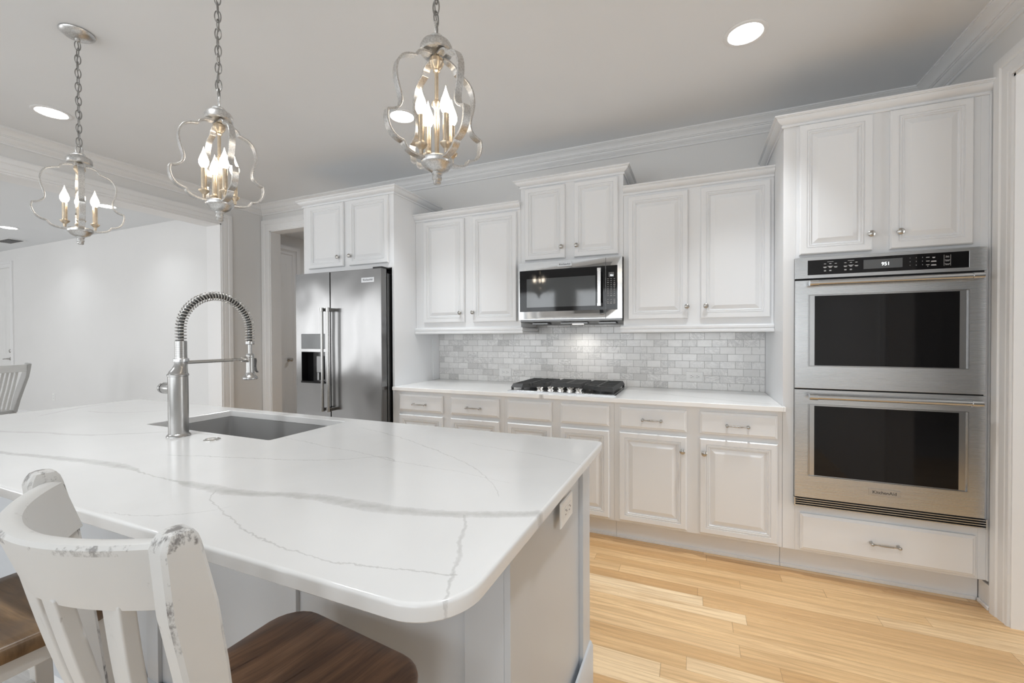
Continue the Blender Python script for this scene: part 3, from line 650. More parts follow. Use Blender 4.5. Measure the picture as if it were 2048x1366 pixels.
outlet('white outlet on the grey end panel of the island', T((-0.8475, -1.512, 0.790)) @ Matrix.Rotation(radians(90), 4, 'Z'), 0.12, 0.072)

# ------------------------------------------------------------------ refrigerator
t = thing('refrigerator', 'side-by-side stainless steel refrigerator with ice dispenser', 'refrigerator', (-3.15, 0.25, 0))
link(MB().box(-3.600, -2.700, -0.035, 0.60, 0.02, 1.800), 'body', M['steel_dark'], t, bevel=0.004)
link(MB().box(-3.595, -2.705, -0.045, 0.1, 0.0, 0.09), 'base_grille', M['black'], t)
FY = -0.112
for nm, a, b_ in (('freezer', -3.600, -3.221), ('fridge', -3.213, -2.698)):
    d = MB(); 
    if nm == 'fridge': d.box(a, b_, FY, -0.048, 0.095, 1.832)
    else:
        d.frame(a, b_, 0.095, 1.832, -3.542, -3.275, 0.922, 1.330, FY, -0.048); d.box(-3.5419, -3.2751, FY, -0.049, 1.182, 1.206)
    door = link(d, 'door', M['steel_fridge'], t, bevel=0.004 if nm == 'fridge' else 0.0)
    hx = -3.244 if nm == 'freezer' else -3.182
    h = MB(); h.cyl((hx, -0.172, 0.730), (hx, -0.172, 1.515), 0.0115, 16)
    for z in (0.722, 1.523): h.lathe([(0.0145, -0.016), (0.0145, 0.016)], (hx, -0.172, z), (0, 0, 1), 16); h.box(hx-0.0105, hx+0.0105, -0.172, FY, z-0.012, z+0.012)
    link(h, 'handle', M['steel_v'], door, bevel=0.001)
    if nm == 'freezer':
        q = MB().box(-3.5415, -3.2755, FY-0.001, -0.06, 1.2065, 1.3295); link(q, 'dispenser_display', M['grey_screen'], door, bevel=0.003)
        q = MB(); q.box(-3.542, -3.275, -0.052, -0.048, 0.922, 1.182); q.box(-3.542, -3.537, FY, -0.048, 0.922, 1.182); q.box(-3.280, -3.275, FY, -0.048, 0.922, 1.182); q.box(-3.542, -3.275, FY, -0.048, 1.177, 1.182); q.box(-3.542, -3.275, FY-0.006, -0.048, 0.922, 0.938)
        link(q, 'dispenser_recess', M['black_glass'], door)
        q = MB().box(-3.400, -3.345, -0.085, -0.078, 1.01, 1.145); q.box(-3.385, -3.360, -0.095, -0.06, 0.945, 1.01); link(q, 'dispenser_paddle', M['steel_dark'], door, bevel=0.002)
    else:
        q = MB().box(-2.889, -2.762, FY-0.003, FY-0.0001, 1.727, 1.765); bd = link(q, 'badge', M['steel_bright'], door, bevel=0.001)
        text('badge_lettering', 'KitchenAid', 0.021, M['badge_ink'], door, facing(-2.8255, FY-0.0032, 1.746), sx=1.0, bold=0.00015)
link(MB().box(-2.79, -2.700, -0.10, 0.05, 1.834, 1.846), 'hinge_cover', M['black'], t, bevel=0.004)

# ------------------------------------------------------------------ microwave
t = thing('microwave', 'stainless over-the-range microwave mounted above the cooktop', 'microwave', (-1.33, 0.4, 1.42))
MX0, MX1, MY = -1.704, -0.947, 0.235
link(MB().box(MX0+0.004, MX1-0.002, MY+0.022, 0.625, 1.408, 1.845), 'body', M['steel_dark'], t, bevel=0.003)
m = MB(); m.add([(MX0+0.02, MY+0.03, 1.408), (MX1-0.004, MY+0.03, 1.408), (MX1-0.004, 0.60, 1.395), (MX0+0.02, 0.60, 1.395), (MX0+0.02, 0.60, 1.408), (MX1-0.004, 0.60, 1.408)], [(0, 1, 2, 3), (0, 3, 4), (1, 5, 2), (3, 2, 5, 4)])
m.box(-1.62, -1.50, 0.30, 0.40, 1.392, 1.402); m.box(-1.12, -1.0, 0.30, 0.40, 1.392, 1.402); m.box(-1.40, -1.20, 0.30, 0.36, 1.394, 1.402)
link(m, 'underside_vent', M['steel_dark'], t)
l = bpy.data.lights.new('hood_lamp', 'AREA'); l.shape = 'RECTANGLE'; l.size = 0.10; l.size_y = 0.06; l.energy = 0.45; l.color = (1, 0.96, 0.9); l.spread = radians(140)
o = bpy.data.objects.new('hood_lamp', l); COL.objects.link(o); o.parent = t; o.location = (0.02, 0.06, -0.031)
link(MB().box(-1.35, -1.27, 0.44, 0.48, 1.391, 1.3965), 'task_light_lens', emis('task_light', (1, 0.95, 0.88), 1.2), t)
SPL = -1.058
# door: steel rails top and bottom around black glass
m = MB(); m.frame(MX0, SPL-0.001, 1.424, 1.846, MX0+0.008, SPL-0.0018, 1.484, 1.787, MY, MY+0.02)
dr = link(m, 'door', M['steel_bright'], t, bevel=0.0015)
link(MB().box(MX0+0.008, SPL-0.0018, MY+0.001, MY+0.019, 1.484, 1.787), 'door_glass', M['black_glass'], dr, bevel=0.001)
link(MB().box(-1.640, -1.128, MY-0.0006, MY+0.001, 1.515, 1.725), 'window_mesh', plain('microwave_window', (0.055, 0.06, 0.063), 0.05, 0.0, 0.9), dr, bevel=0.0)
m = MB(); m.bar([(-1.096, MY-0.035, 1.508), (-1.096, MY-0.035, 1.77)], 0.024, 0.012, (1, 0, 0))
for z in (1.520, 1.758): m.box(-1.109, -1.083, MY-0.043, MY, z-0.012, z+0.012)
link(m, 'handle', M['steel_bright'], dr, bevel=0.0025)
bd = link(MB().box(-1.401, -1.296, MY-0.003, MY-0.0001, 1.802, 1.832), 'badge', M['steel_bright'], dr, bevel=0.001)
text('badge_lettering', 'KitchenAid', 0.0185, M['badge_ink'], dr, facing(-1.3485, MY-0.0032, 1.817), bold=0.00015)
m = MB(); m.frame(SPL+0.001, MX1, 1.424, 1.846, SPL+0.0018, -0.978, 1.484, 1.787, MY, MY+0.02)
cp = link(m, 'control_panel', M['steel_bright'], t, bevel=0.0015)
link(MB().box(SPL+0.0018, -0.978, MY+0.001, MY+0.019, 1.484, 1.787), 'control_glass', M['black_glass'], cp, bevel=0.001)
link(MB().box(-1.038, -1.002, MY-0.0004, MY+0.001, 1.708, 1.740), 'display', M['grey_screen'], cp)
text('clock_digits', '951', 0.016, M['clock'], cp, facing(-1.016, MY-0.0008, 1.718))
m = MB()
for r in range(14):
    z = 1.695-0.0128*r
    if r == 10: continue
    for c_, x in enumerate((-1.042, -1.021, -0.999)):
        wv = 0.0016 if 5 <= r <= 8 else random.choice((0.0045, 0.006, 0.0065)); hh = 0.0022 if 5 <= r <= 8 else random.choice((0.0008, 0.0014))
        link(MB().box(x-wv, x+wv, MY-0.0003, MY+0.001, z-hh, z+hh), 'key_legend', M['legend'], cp, smooth=0)

# ------------------------------------------------------------------ double wall oven
t = thing('double_oven', 'stainless steel double wall oven with two black windows', 'oven', (0.378, 0.25, 0.39))
OX0, OX1, OY = 0.000, 0.757, -0.032
link(MB().box(0.012, 0.743, 0.002, 0.58, 0.415, 1.69), 'body', M['steel_dark'], t)
m = MB(); m.box(OX0, OX1, -0.014, -0.001, 0.392, 1.713); link(m, 'trim_frame', M['steel_dark'], t, bevel=0.001)
# control panel
m = MB(); m.frame(OX0, OX1, 1.602, 1.713, 0.056, 0.695, 1.619, 1.696, OY, -0.014)
cp = link(m, 'control_panel', M['steel'], t, bevel=0.001)
link(MB().box(0.056, 0.695, OY+0.0005, -0.014, 1.619, 1.696), 'control_glass', M['black_glass'], cp)
link(MB().box(0.294, 0.449, OY-0.0004, OY+0.001, 1.636, 1.682), 'display', M['grey_screen'], cp)
text('clock_digits', '951', 0.023, M['clock'], cp, facing(0.383, OY-0.0008, 1.657))
m = MB()
def dash(x, z, w, h=0.0009): link(MB().box(x-w/2, x+w/2, OY-0.0003, OY+0.001, z-h, z+h), 'key_legend', M['legend'], cp, smooth=0)
for bx in (0.155, 0.242):
    dash(bx, 1.684, 0.026, 0.0006)
    for dx in (-0.023, 0, 0.023):
        dash(bx+dx, 1.674, 0.009, 0.0011); dash(bx+dx, 1.6575, 0.015, 0.0010); dash(bx+dx, 1.654, 0.010, 0.0009)
    dash(bx, 1.6610, 0.024, 0.0006)
    for dx in (-0.023, 0): dash(bx+dx, 1.640, 0.009, 0.0009); dash(bx+dx, 1.6365, 0.009, 0.0009)
for i, z in enumerate((1.676, 1.658, 1.640)):
    dash(0.545, z+0.001, 0.013, 0.001); dash(0.567, z, 0.018 if i else 0.011, 0.0011); dash(0.567, z-0.003, 0.020 if i else 0.008, 0.0008)
    dash(0.617, z-0.004, 0.014, 0.0006)
for xx in (0.605, 0.629): link(MB().box(xx-0.0004, xx+0.0004, OY-0.0003, OY+0.001, 1.632, 1.684), 'key_legend', M['legend'], cp, smooth=0)
for i, ch in enumerate('123456789'): text('key_digit', ch, 0.006, M['legend'], cp, facing(0.478+0.0235*(i % 3), OY-0.0004, 1.678-0.018*(i//3)))
text('key_digit', '0', 0.006, M['legend'], cp, facing(0.545, OY-0.0004, 1.6335))
for wd, z in (('Start', 1.677), ('Cancel', 1.659), ('Cancel', 1.641)): text('key_word', wd, 0.0068, M['legend'], cp, facing(0.617, OY-0.0004, z))
def oven_door(z0, z1, rz0, rz1, gz0, gz1, hz, badge):
    m = MB(); y0, y1 = OY, -0.014; rx0, rx1 = 0.060, 0.698; gx0, gx1 = 0.089, 0.666
    m.frame(OX0+0.001, OX1-0.001, z0, z1, rx0, rx1, rz0, rz1, y0, y1)
    d = link(m, 'door', M['steel'], t, bevel=0.0012)
    # recessed bright bezel between the door skin and the glass
    m = MB(); yd = y0+0.007; vs = []
    for (a, b_, c, e, y) in ((rx0, rx1, rz0, rz1, y0-0.0015), (rx0+0.003, rx1-0.003, rz0+0.002, rz1-0.002, y0-0.0015), (rx0+0.008, rx1-0.008, rz0+0.003, rz1-0.003, yd), (gx0, gx1, gz0, gz1, yd)):
        vs += [(a, y, c), (b_, y, c), (b_, y, e), (a, y, e)]
    fs = [(i*4+j, i*4+(j+1) % 4, i*4+4+(j+1) % 4, i*4+4+j) for i in range(3) for j in range(4)]
    m.add(vs, fs); link(m, 'window_bezel', M['steel_bright'], d)
    link(MB().box(gx0-0.004, gx1+0.004, yd+0.0004, y1, gz0-0.004, gz1+0.004), 'window_glass', M['black_glass'], d)
    h = MB(); hy = y0-0.045; h.cyl((0.085, hy, hz), (0.695, hy, hz), 0.0125, 20)
    for x in (0.0745, 0.7065): h.lathe([(0.0155, -0.019), (0.0155, 0.019)], (x, hy, hz), (1, 0, 0), 20); h.box(x-0.012, x+0.012, hy, y0, hz-0.010, hz+0.010)
    link(h, 'handle', M['steel_bright'], d, bevel=0.0008)
    if badge:
        link(MB().box(0.319, 0.446, y0-0.003, y0-0.0001, 0.489, 0.5245), 'badge', M['steel_bright'], d, bevel=0.001)
        text('badge_lettering', 'KitchenAid', 0.0215, M['badge_ink'], d, facing(0.3825, y0-0.0032, 0.5068), bold=0.00015)
oven_door(1.020, 1.592, 1.138, 1.515, 1.142, 1.509, 1.573, False)
oven_door(0.437, 1.013, 0.554, 0.936, 0.559, 0.928, 0.981, True)
m = MB()
for i in range(4): m.box(OX0+0.002, OX1+0.006, OY-0.002, -0.014, 0.392+i*0.0115, 0.3965+i*0.0115)
m.box(OX0-0.002, OX0+0.004, OY-0.003, -0.001, 0.388, 0.434); m.box(OX1+0.003, OX1+0.009, OY-0.003, -0.001, 0.388, 0.434)
vt = link(m, 'vent_grille', M['steel_bright'], t, bevel=0.0006)
link(MB().box(OX0+0.004, OX1+0.002, -0.020, -0.0145, 0.389, 0.437), 'vent_backing', M['gap'], t)
for za, zb_ in ((1.590, 1.604), (1.011, 1.022)): link(MB().box(OX0+0.002, OX1-0.002, -0.018, -0.0142, za, zb_), 'door_gap', M['gap'], t)

# ------------------------------------------------------------------ gas cooktop
t = thing('gas_cooktop', 'stainless gas cooktop with black cast iron grates and five knobs', 'cooktop', (-1.335, 0.29, 0.9145))
m = MB().box(-1.715, -0.957, 0.040, 0.560, 0.9145, 0.9205); m.box(-1.700, -0.972, 0.055, 0.545, 0.9205, 0.923)
link(m, 'tray', M['steel_bright'], t, bevel=0.002)
for x, y, r in ((-1.575, 0.42, 0.036), (-1.575, 0.20, 0.028), (-1.335, 0.38, 0.048), (-1.095, 0.42, 0.030), (-1.095, 0.20, 0.040)):
    link(MB().lathe([(r*1.15, 0), (r*1.15, 0.008), (r, 0.012), (r, 0.020), (r*0.9, 0.024), (0, 0.025)], (x, y, 0.923), (0, 0, 1), 24), 'burner', M['iron'], t)
def grate(outline, name='grate', bars=7):
    """outline: polygon (x,y) of the grate top; chamfered rim, slotted with fingers"""
    m = MB(); zt, zb = 0.967, 0.940
    cx = sum(p[0] for p in outline)/len(outline); cy = sum(p[1] for p in outline)/len(outline)
    n = len(outline)
    for i in range(n):
        a, b_ = outline[i], outline[(i+1) % n]
        def sh(p, k): return (cx+(p[0]-cx)*k, cy+(p[1]-cy)*k)
        o1, o2 = sh(a, 1.0), sh(b_, 1.0); c1, c2 = sh(a, 0.90), sh(b_, 0.90); d1_, d2_ = sh(a, 0.86), sh(b_, 0.86)
        vs = [(*o1, zb), (*o2, zb), (*c1, zt), (*c2, zt), (*d1_, zt), (*d2_, zt), (*d1_, zb), (*d2_, zb)]
        m.add(vs, [(0, 1, 3, 2), (2, 3, 5, 4), (4, 5, 7, 6), (6, 7, 1, 0)])
    x0 = min(p[0] for p in outline); x1 = max(p[0] for p in outline); y0 = min(p[1] for p in outline); y1 = max(p[1] for p in outline)
    def clip(xm):  # y-range of the polygon at x
        ys = []
        for i in range(n):
            a, b_ = outline[i], outline[(i+1) % n]
            if (a[0]-xm)*(b_[0]-xm) < 0: ys.append(a[1]+(b_[1]-a[1])*(xm-a[0])/(b_[0]-a[0]))
        return (min(ys), max(ys)) if len(ys) >= 2 else None
    def clipy(ym):
        xs = []
        for i in range(n):
            a, b_ = outline[i], outline[(i+1) % n]
            if (a[1]-ym)*(b_[1]-ym) < 0: xs.append(a[0]+(b_[0]-a[0])*(ym-a[1])/(b_[1]-a[1]))
        return (min(xs), max(xs)) if len(xs) >= 2 else None
    for j in range(1, bars+1):
        y = y0+(y1-y0)*j/(bars+1); r = clipy(y)
        if r: m.box(r[0]+0.012, r[1]-0.012, y-0.008, y+0.008, 0.948, zt)
    for f in (0.5,):
        x = x0+(x1-x0)*f; r = clip(x)
        if r: m.box(x-0.007, x+0.007, r[0]+0.012, r[1]-0.012, 0.946, zt+0.0006)
    for p in outline:
        q = (cx+(p[0]-cx)*0.93, cy+(p[1]-cy)*0.93); m.box(q[0]-0.007, q[0]+0.007, q[1]-0.007, q[1]+0.007, 0.9225, 0.945)
    return link(m, name, M['iron'], t, bevel=0.0015)
grate([(-1.698, 0.062), (-1.615, 0.062), (-1.462, 0.190), (-1.462, 0.545), (-1.698, 0.545)])
grate([(-1.456, 0.205), (-1.216, 0.205), (-1.216, 0.545), (-1.456, 0.545)])
grate([(-1.210, 0.190), (-1.060, 0.062), (-0.975, 0.062), (-0.975, 0.545), (-1.210, 0.545)])
for x, y in ((-1.490, 0.096), (-1.424, 0.132), (-1.352, 0.140), (-1.283, 0.136), (-1.212, 0.100)):
    link(MB().lathe([(0.027, 0), (0.027, 0.003), (0.021, 0.005), (0.021, 0.014), (0.024, 0.017), (0.024, 0.022), (0.020, 0.025), (0, 0.0255)], (x, y, 0.923), (0, 0, 1), 24).box(x-0.003, x+0.003, y-0.018, y+0.018, 0.947, 0.951), 'knob', M['chrome'], t)

# ------------------------------------------------------------------ island
IX0, IX1, IY0, IY1 = -3.745, -0.806, -2.232, -1.160
BX0, BX1, BY0, BY1 = -3.68, -0.850, -1.920, -1.195
t = thing('kitchen_island', 'light grey painted island cabinet with paneled end and base moulding', 'island', (-2.3, -1.56, 0))
P_ = 0.015
m = MB(); m.box(BX0, BX1-P_, BY0+0.012, BY0+0.03, 0.0, 0.884); m.box(BX1-P_-0.018, BX1-P_, BY0+0.012, BY1-0.005, 0, 0.884); m.box(BX0, BX0+0.018, BY0+0.012, BY1, 0, 0.884); m.box(BX0, BX1-P_, BY1-0.02, BY1, 0.1, 0.884); m.box(BX0, BX1-P_, BY0+0.012, BY1, 0.09, 0.11)
link(m, 'body', M['island'], t)
m = MB(); m.box(BX1-P_, BX1, BY0, BY0+0.12, 0, 0.884); m.box(BX1-P_, BX1, BY1-0.09, BY1+0.012, 0, 0.884); m.box(BX1-P_, BX1, BY0+0.12, BY1-0.09, 0.835, 0.884)
link(m, 'end_frame', M['island'], t, bevel=0.0012)
m = MB(); e = BX1-P_
for a, b_ in ((-0.96, e), (-1.535, -1.472), (-2.155, -2.095), (-2.78, -2.72), (-3.40, -3.34), (BX0, BX0+0.09)): m.box(a, b_, BY0, BY0+0.012, 0.0, 0.884)
m.box(BX0, e, BY0+0.001, BY0+0.0119, 0.835, 0.884)
link(m, 'side_frame', M['island'], t, bevel=0.001)
BI = [(0, 0), (0.012, 0), (0.012, 0.165), (0.006, 0.178), (0, 0.182)]
m = MB().sweep([(BX1, BY1+0.012), (BX1, BY0), (BX0, BY0)], BI, lambda u, v, d: (u, v, d)); 
m2 = MB().sweep([(BX0, BY0), (BX1, BY0), (BX1, BY1+0.012)], BI, lambda u, v, d: (u, v, d))
link(m2, 'base_molding', M['island'], t, smooth=25)
sh = MB().sweep([(BX0, BY0-0.012), (BX1+0.012, BY0-0.012), (BX1+0.012, BY1+0.012)], [(0, 0), (0.014, 0), (0.013, 0.008), (0.008, 0.014), (0, 0.018)], lambda u, v, d: (u, v, d))
link(sh, 'shoe_molding', M['trim'], t, smooth=40)
# countertop slab with sink cut-out
def arc(cx, cy, r, a0, a1, n): return [(cx+r*cos(radians(a0+(a1-a0)*i/n)), cy+r*sin(radians(a0+(a1-a0)*i/n))) for i in range(n+1)]
R1 = 0.10; R2 = 0.014
outer = arc(IX1-R1, IY0+R1, R1, -90, 0, 12)+arc(IX1-R2, IY1-R2, R2, 0, 90, 4)+arc(IX0+R2, IY1-R2, R2, 90, 180, 4)+arc(IX0+R1, IY0+R1, R1, 180, 270, 12)
SX0, SX1, SY0, SY1 = -2.765, -1.970, -1.613, -1.228; r = 0.012
inner = arc(SX1-r, SY0+r, r, -90, 0, 3)+arc(SX1-r, SY1-r, r, 0, 90, 3)+arc(SX0+r, SY1-r, r, 90, 180, 3)+arc(SX0+r, SY0+r, r, 180, 270, 3)
bm = bmesh.new(); zt, zb = 0.914, 0.8845
def loop(pts, z):
    vs = [bm.verts.new((x+2.3, y+1.7, z-zb)) for x, y in pts]; es = [bm.edges.new((vs[i], vs[(i+1) % len(vs)])) for i in range(len(vs))]; return vs, es
e = 0.006
def inset(pts, d, sign):  # crude offset toward / away from the centroid direction along normals
    out = []; n = len(pts)
    for i in range(n):
        a, b_ = Vector(pts[i-1]), Vector(pts[(i+1) % n]); tt = (b_-a).normalized(); nn = Vector((tt.y, -tt.x)); out.append((pts[i][0]-nn.x*d*sign, pts[i][1]-nn.y*d*sign))
    return out
to, eo = loop(inset(outer, e, 1), zt); ti, ei = loop(inset(inner, 0.002, -1), zt)
bmesh.ops.triangle_fill(bm, use_beauty=True, use_dissolve=False, edges=eo+ei)
rings_o = [to]; rings_i = [ti]
for d, z in ((0.0045, zt-0.0004), (0.0018, zt-0.0018), (0.0004, zt-0.0045), (0.0, zt-0.007), (0.0, zb+0.003), (0.003, zb)): rings_o.append([bm.verts.new((x+2.3, y+1.7, z-zb)) for x, y in inset(outer, d, 1)])
for d, z in ((0.0, zt-0.002), (0.0, zb)): rings_i.append([bm.verts.new((x+2.3, y+1.7, z-zb)) for x, y in inner])
for R in (rings_o, rings_i):
    for a, b_ in zip(R[:-1], R[1:]):
        n = len(a)
        for i in range(n): bm.faces.new((a[i], a[(i+1) % n], b_[(i+1) % n], b_[i]))
eo = []; 
lo, li = rings_o[-1], rings_i[-1]
ed = [bm.edges.get((q[i], q[(i+1) % len(q)])) for q in (lo, li) for i in range(len(q))]
bmesh.ops.triangle_fill(bm, use_beauty=True, use_dissolve=False, edges=ed)
bmesh.ops.recalc_face_normals(bm, faces=bm.faces)
me = bpy.data.meshes.new('island_countertop'); bm.to_mesh(me); bm.free(); me.materials.append(M['quartz'])
me.polygons.foreach_set('use_smooth', [True]*len(me.polygons)); me.set_sharp_from_angle(angle=radians(40)); me.polygons.foreach_set('use_smooth', [abs(p.normal.z) < 0.995 for p in me.polygons]); me.update()
print('flat faces', sum(not p.use_smooth for p in me.polygons), len(me.polygons))
o = bpy.data.objects.new('island_countertop', me); COL.objects.link(o); o.location = (-2.3, -1.7, zb)
tag(o, 'large white quartz island countertop with grey veins and rounded corner', 'countertop')
# sink
t = thing('kitchen_sink', 'grey undermount sink set into the island countertop', 'sink', ((SX0+SX1)/2, (SY0+SY1)/2, 0.66))
def rr(x0, x1, y0, y1, r, n=4): return arc(x1-r, y0+r, r, -90, 0, n)+arc(x1-r, y1-r, r, 0, 90, n)+arc(x0+r, y1-r, r, 90, 180, n)+arc(x0+r, y0+r, r, 180, 270, n)
loops = []
for g, z, r in ((0.03, 0.883, 0.03), (-0.004, 0.883, 0.015), (-0.004, 0.876, 0.015), (-0.001, 0.70, 0.02), (0.012 * -1, 0.675, 0.03), (-0.04, 0.668, 0.04)):
    loops.append([(x, y, z) for x, y in rr(SX0-g, SX1+g, SY0-g, SY1+g, r)])
m = MB(); n = len(loops[0]); vs = [v for L_ in loops for v in L_]
fs = [(i*n+j, i*n+(j+1) % n, (i+1)*n+(j+1) % n, (i+1)*n+j) for i in range(len(loops)-1) for j in range(n)]; fs.append(tuple(range((len(loops)-1)*n, len(loops)*n)))
m.add(vs, fs); link(m, 'basin', M['sink'], t)
link(MB().lathe([(0.055, 0), (0.055, 0.003), (0.045, 0.004), (0.04, 0.001), (0, 0.001)], ((SX0+SX1)/2, -1.36, 0.668), (0, 0, 1), 24), 'drain', M['steel_dark'], t)
# faucet
FXc, FYc, FZ = -2.368, -1.700, 0.914
t = thing('kitchen_faucet', 'tall brushed steel spring pull-down faucet beside the sink', 'faucet', (FXc, FYc, FZ))
link(MB().lathe([(0.040, 0), (0.040, 0.004), (0.036, 0.009), (0.033, 0.012), (0.033, 0.236), (0.0355, 0.238), (0.0355, 0.244), (0.033, 0.247), (0.0, 0.247)], (FXc, FYc, FZ), n=36), 'body', M['steel_v'], t, smooth=40)
ny = FYc+0.012
m = MB(); rings = [(0.0325, 0.246, 0.0), (0.030, 0.256, 0.002), (0.025, 0.268, 0.007), (0.0215, 0.282, 0.011), (0.0205, 0.296, 0.012), (0.0205, 0.312, 0.012)]
nn = 28; vs = []; fs = []
for r_, z, dy in rings:
    for i in range(nn): a = 2*pi*i/nn; vs.append((FXc+r_*cos(a), FYc+dy+r_*sin(a), FZ+z))
for k_ in range(len(rings)-1):
    for i in range(nn): fs.append((k_*nn+i, k_*nn+(i+1) % nn, (k_+1)*nn+(i+1) % nn, (k_+1)*nn+i))
m.add(vs, fs); link(m, 'shoulder', M['steel_v'], t, smooth=60)
link(MB().lathe([(0.0245, 0), (0.026, 0.002), (0.026, 0.012), (0.0245, 0.014), (0.0, 0.014)], (FXc, ny, FZ+0.292), n=28), 'collar', M['steel_bright'], t)
pr = []
for i in range(17): pr += [(0.0205, 0.306+i*0.0040), (0.0205, 0.3085+i*0.0040), (0.0188, 0.309+i*0.0040), (0.0188, 0.310+i*0.0040)]
pr += [(0.018, 0.376), (0.0, 0.377)]
link(MB().lathe(pr, (FXc, ny, FZ), n=24), 'threaded_sleeve', M['steel_v'], t, smooth=20)
# hose path
RA = 0.143; zc = 1.335; path = []
for i in range(8): path.append(Vector((FXc, ny, 1.285+(zc-1.285)*i/8)))
for i in range(49): a = pi-pi*i/48; path.append(Vector((FXc, ny+RA+RA*cos(a), zc+RA*sin(a))))
for i in range(1, 9): path.append(Vector((FXc, ny+2*RA, zc-(zc-1.283)*i/8)))
link(MB().tube(path, 0.0095, 12), 'hose', plain('dark_hose', (0.09, 0.09, 0.088), 0.4, 0.4), t)
# spring helix around the hose
cum = [0.0]
for a, b_ in zip(path[:-1], path[1:]): cum.append(cum[-1]+(b_-a).length)
tot = cum[-1]; turns = 45; hp = []; NS = turns*16; idx = 0
for i in range(NS+1):
    s_ = tot*i/NS
    while idx < len(cum)-2 and cum[idx+1] < s_: idx += 1
    f_ = (s_-cum[idx])/max(1e-9, cum[idx+1]-cum[idx]); c_ = path[idx].lerp(path[idx+1], f_)
    tg = (path[idx+1]-path[idx]).normalized(); e1 = Vector((1, 0, 0)); e2 = tg.cross(e1)
    a = 2*pi*turns*i/NS; hp.append(c_+e1*(0.0175*cos(a))+e2*(0.0175*sin(a)))
link(MB().tube(hp, 0.0021, 6), 'spring', M['nickel'], t, smooth=60)
hy = ny+2*RA
link(MB().lathe([(0.0165, 0), (0.018, 0.002), (0.018, 0.013), (0.0165, 0.015), (0.0, 0.015)], (FXc, hy, 1.270), n=24).lathe([(0.008, 0), (0.008, 0.05)], (FXc, hy, 1.222), n=16), 'hose_end', M['steel_v'], t)
m = MB().lathe([(0.0, 1.228), (0.0155, 1.228), (0.0165, 1.226), (0.0165, 1.212), (0.0155, 1.211), (0.0165, 1.210), (0.0165, 1.150), (0.0175, 1.138), (0.022, 1.128), (0.029, 1.123), (0.031, 1.119), (0.031, 1.113), (0.0285, 1.110), (0.0, 1.110)], (FXc, hy, 0), n=28)
sp = link(m, 'spray_head', M['steel_v'], t)
link(MB().bar([(FXc+0.0, hy+0.024, 1.206), (FXc, hy+0.027, 1.195), (FXc, hy+0.024, 1.17), (FXc, hy+0.028, 1.148), (FXc, hy+0.036, 1.140)], 0.014, 0.004, (1, 0, 0)).box(FXc-0.005, FXc+0.005, hy+0.014, hy+0.025, 1.165, 1.205), 'spray_lever', M['steel_dark'], sp, bevel=0.001)
link(MB().cyl((FXc, ny+0.02, 1.203), (FXc, hy-0.03, 1.203), 0.0068, 14).lathe([(0.0085, 0), (0.012, 0.006), (0.0125, 0.022), (0.0165, 0.026)], (FXc, hy-0.040, 1.203), (0, 1, 0), 20), 'support_arm', M['nickel'], t)
m = MB().lathe([(0.0, 0.025), (0.0215, 0.028), (0.0225, 0.032), (0.0225, 0.080), (0.0215, 0.082)], (FXc, FYc, 1.100), (-1, 0, 0), 24)
m.lathe([(0.0215, 0.087), (0.0225, 0.089), (0.021, 0.100), (0.017, 0.108), (0.012, 0.112), (0.010, 0.118), (0.0, 0.121)], (FXc, FYc, 1.100), (-1, 0, 0), 24)
hd = link(m, 'handle', M['steel_v'], t)
link(MB().lathe([(0.0205, 0.082), (0.0205, 0.087)], (FXc, FYc, 1.100), (-1, 0, 0), 24), 'handle_ring', M['black'], hd)
t = tag(link(MB().lathe([(0.028, 0), (0.028, 0.002), (0.0245, 0.0042), (0.0215, 0.0042), (0.020, 0.0022), (0.012, 0.0018), (0.011, 0.0036), (0.0, 0.0042)], (-2.181, -1.690, 0.9142), n=32), 'hole_cover', M['chrome'], loc=(-2.181, -1.690, 0.9142)), 'small round chrome button cap lying flush near the faucet', 'cap')

# ------------------------------------------------------------------ lights on the ceiling
def downlight(label, x, y, power=3.6, r=0.098, spread=76):
    t = thing('recessed_light', label, 'ceiling light', (x, y, CEIL), group=None)
    link(MB().lathe([(r, 0), (r, -0.003), (r*0.93, -0.006), (r*0.80, -0.004), (r*0.79, -0.0015)], (x, y, CEIL-0.0003), n=40), 'trim_ring', M['trim'], t)
    link(MB().lathe([(r*0.79, 0), (r*0.78, -0.0012), (0, -0.0016)], (x, y, CEIL-0.0006), n=40), 'lens', M['downlight'], t)
    l = bpy.data.lights.new('recessed_lamp', 'AREA'); l.shape = 'DISK'; l.size = r*1.4; l.energy = power; l.color = (0.93, 0.97, 1.0); l.spread = radians(spread)
    o = bpy.data.objects.new('recessed_lamp', l); COL.objects.link(o); o.parent = t; o.location = (0, 0, -0.012)
    return t
downlight('lit recessed ceiling light nearest the oven tower', -0.267, -0.342)
downlight('lit recessed ceiling light beside the left pendant canopy', -4.37, -1.318, 4.0, spread=130)
downlight('lit recessed ceiling light seen through the right pendant', -2.30, -0.365)
for _x, _y, _p in ((-4.3, -3.0, 6.0), (-2.3, -2.15, 4.5), (-0.25, -2.15, 6.0)):  # unseen extra downlights, added to brighten island top and floor from overhead
    downlight('unseen recessed ceiling light added as fill above the seating side of the island', _x, _y, _p, spread=100 if _x > -3 else 175)['group'] = 'unseen fill lights added above the seating side'
downlight('recessed light on the living room ceiling, behind the left pendant', -6.55, -0.085, 2.0, spread=120)
downlight('recessed light on the living room ceiling at the left edge', -8.90, -0.095, 2.0, spread=120)
t = thing('ceiling_vent', 'small grey slatted air vent in the living room ceiling', 'vent', (-10.0, 0.25, CEIL))
link(MB().box(-10.25, -9.75, 0.16, 0.36, CEIL-0.008, CEIL-0.0005), 'frame', M['trim'], t, bevel=0.003)
m = MB()
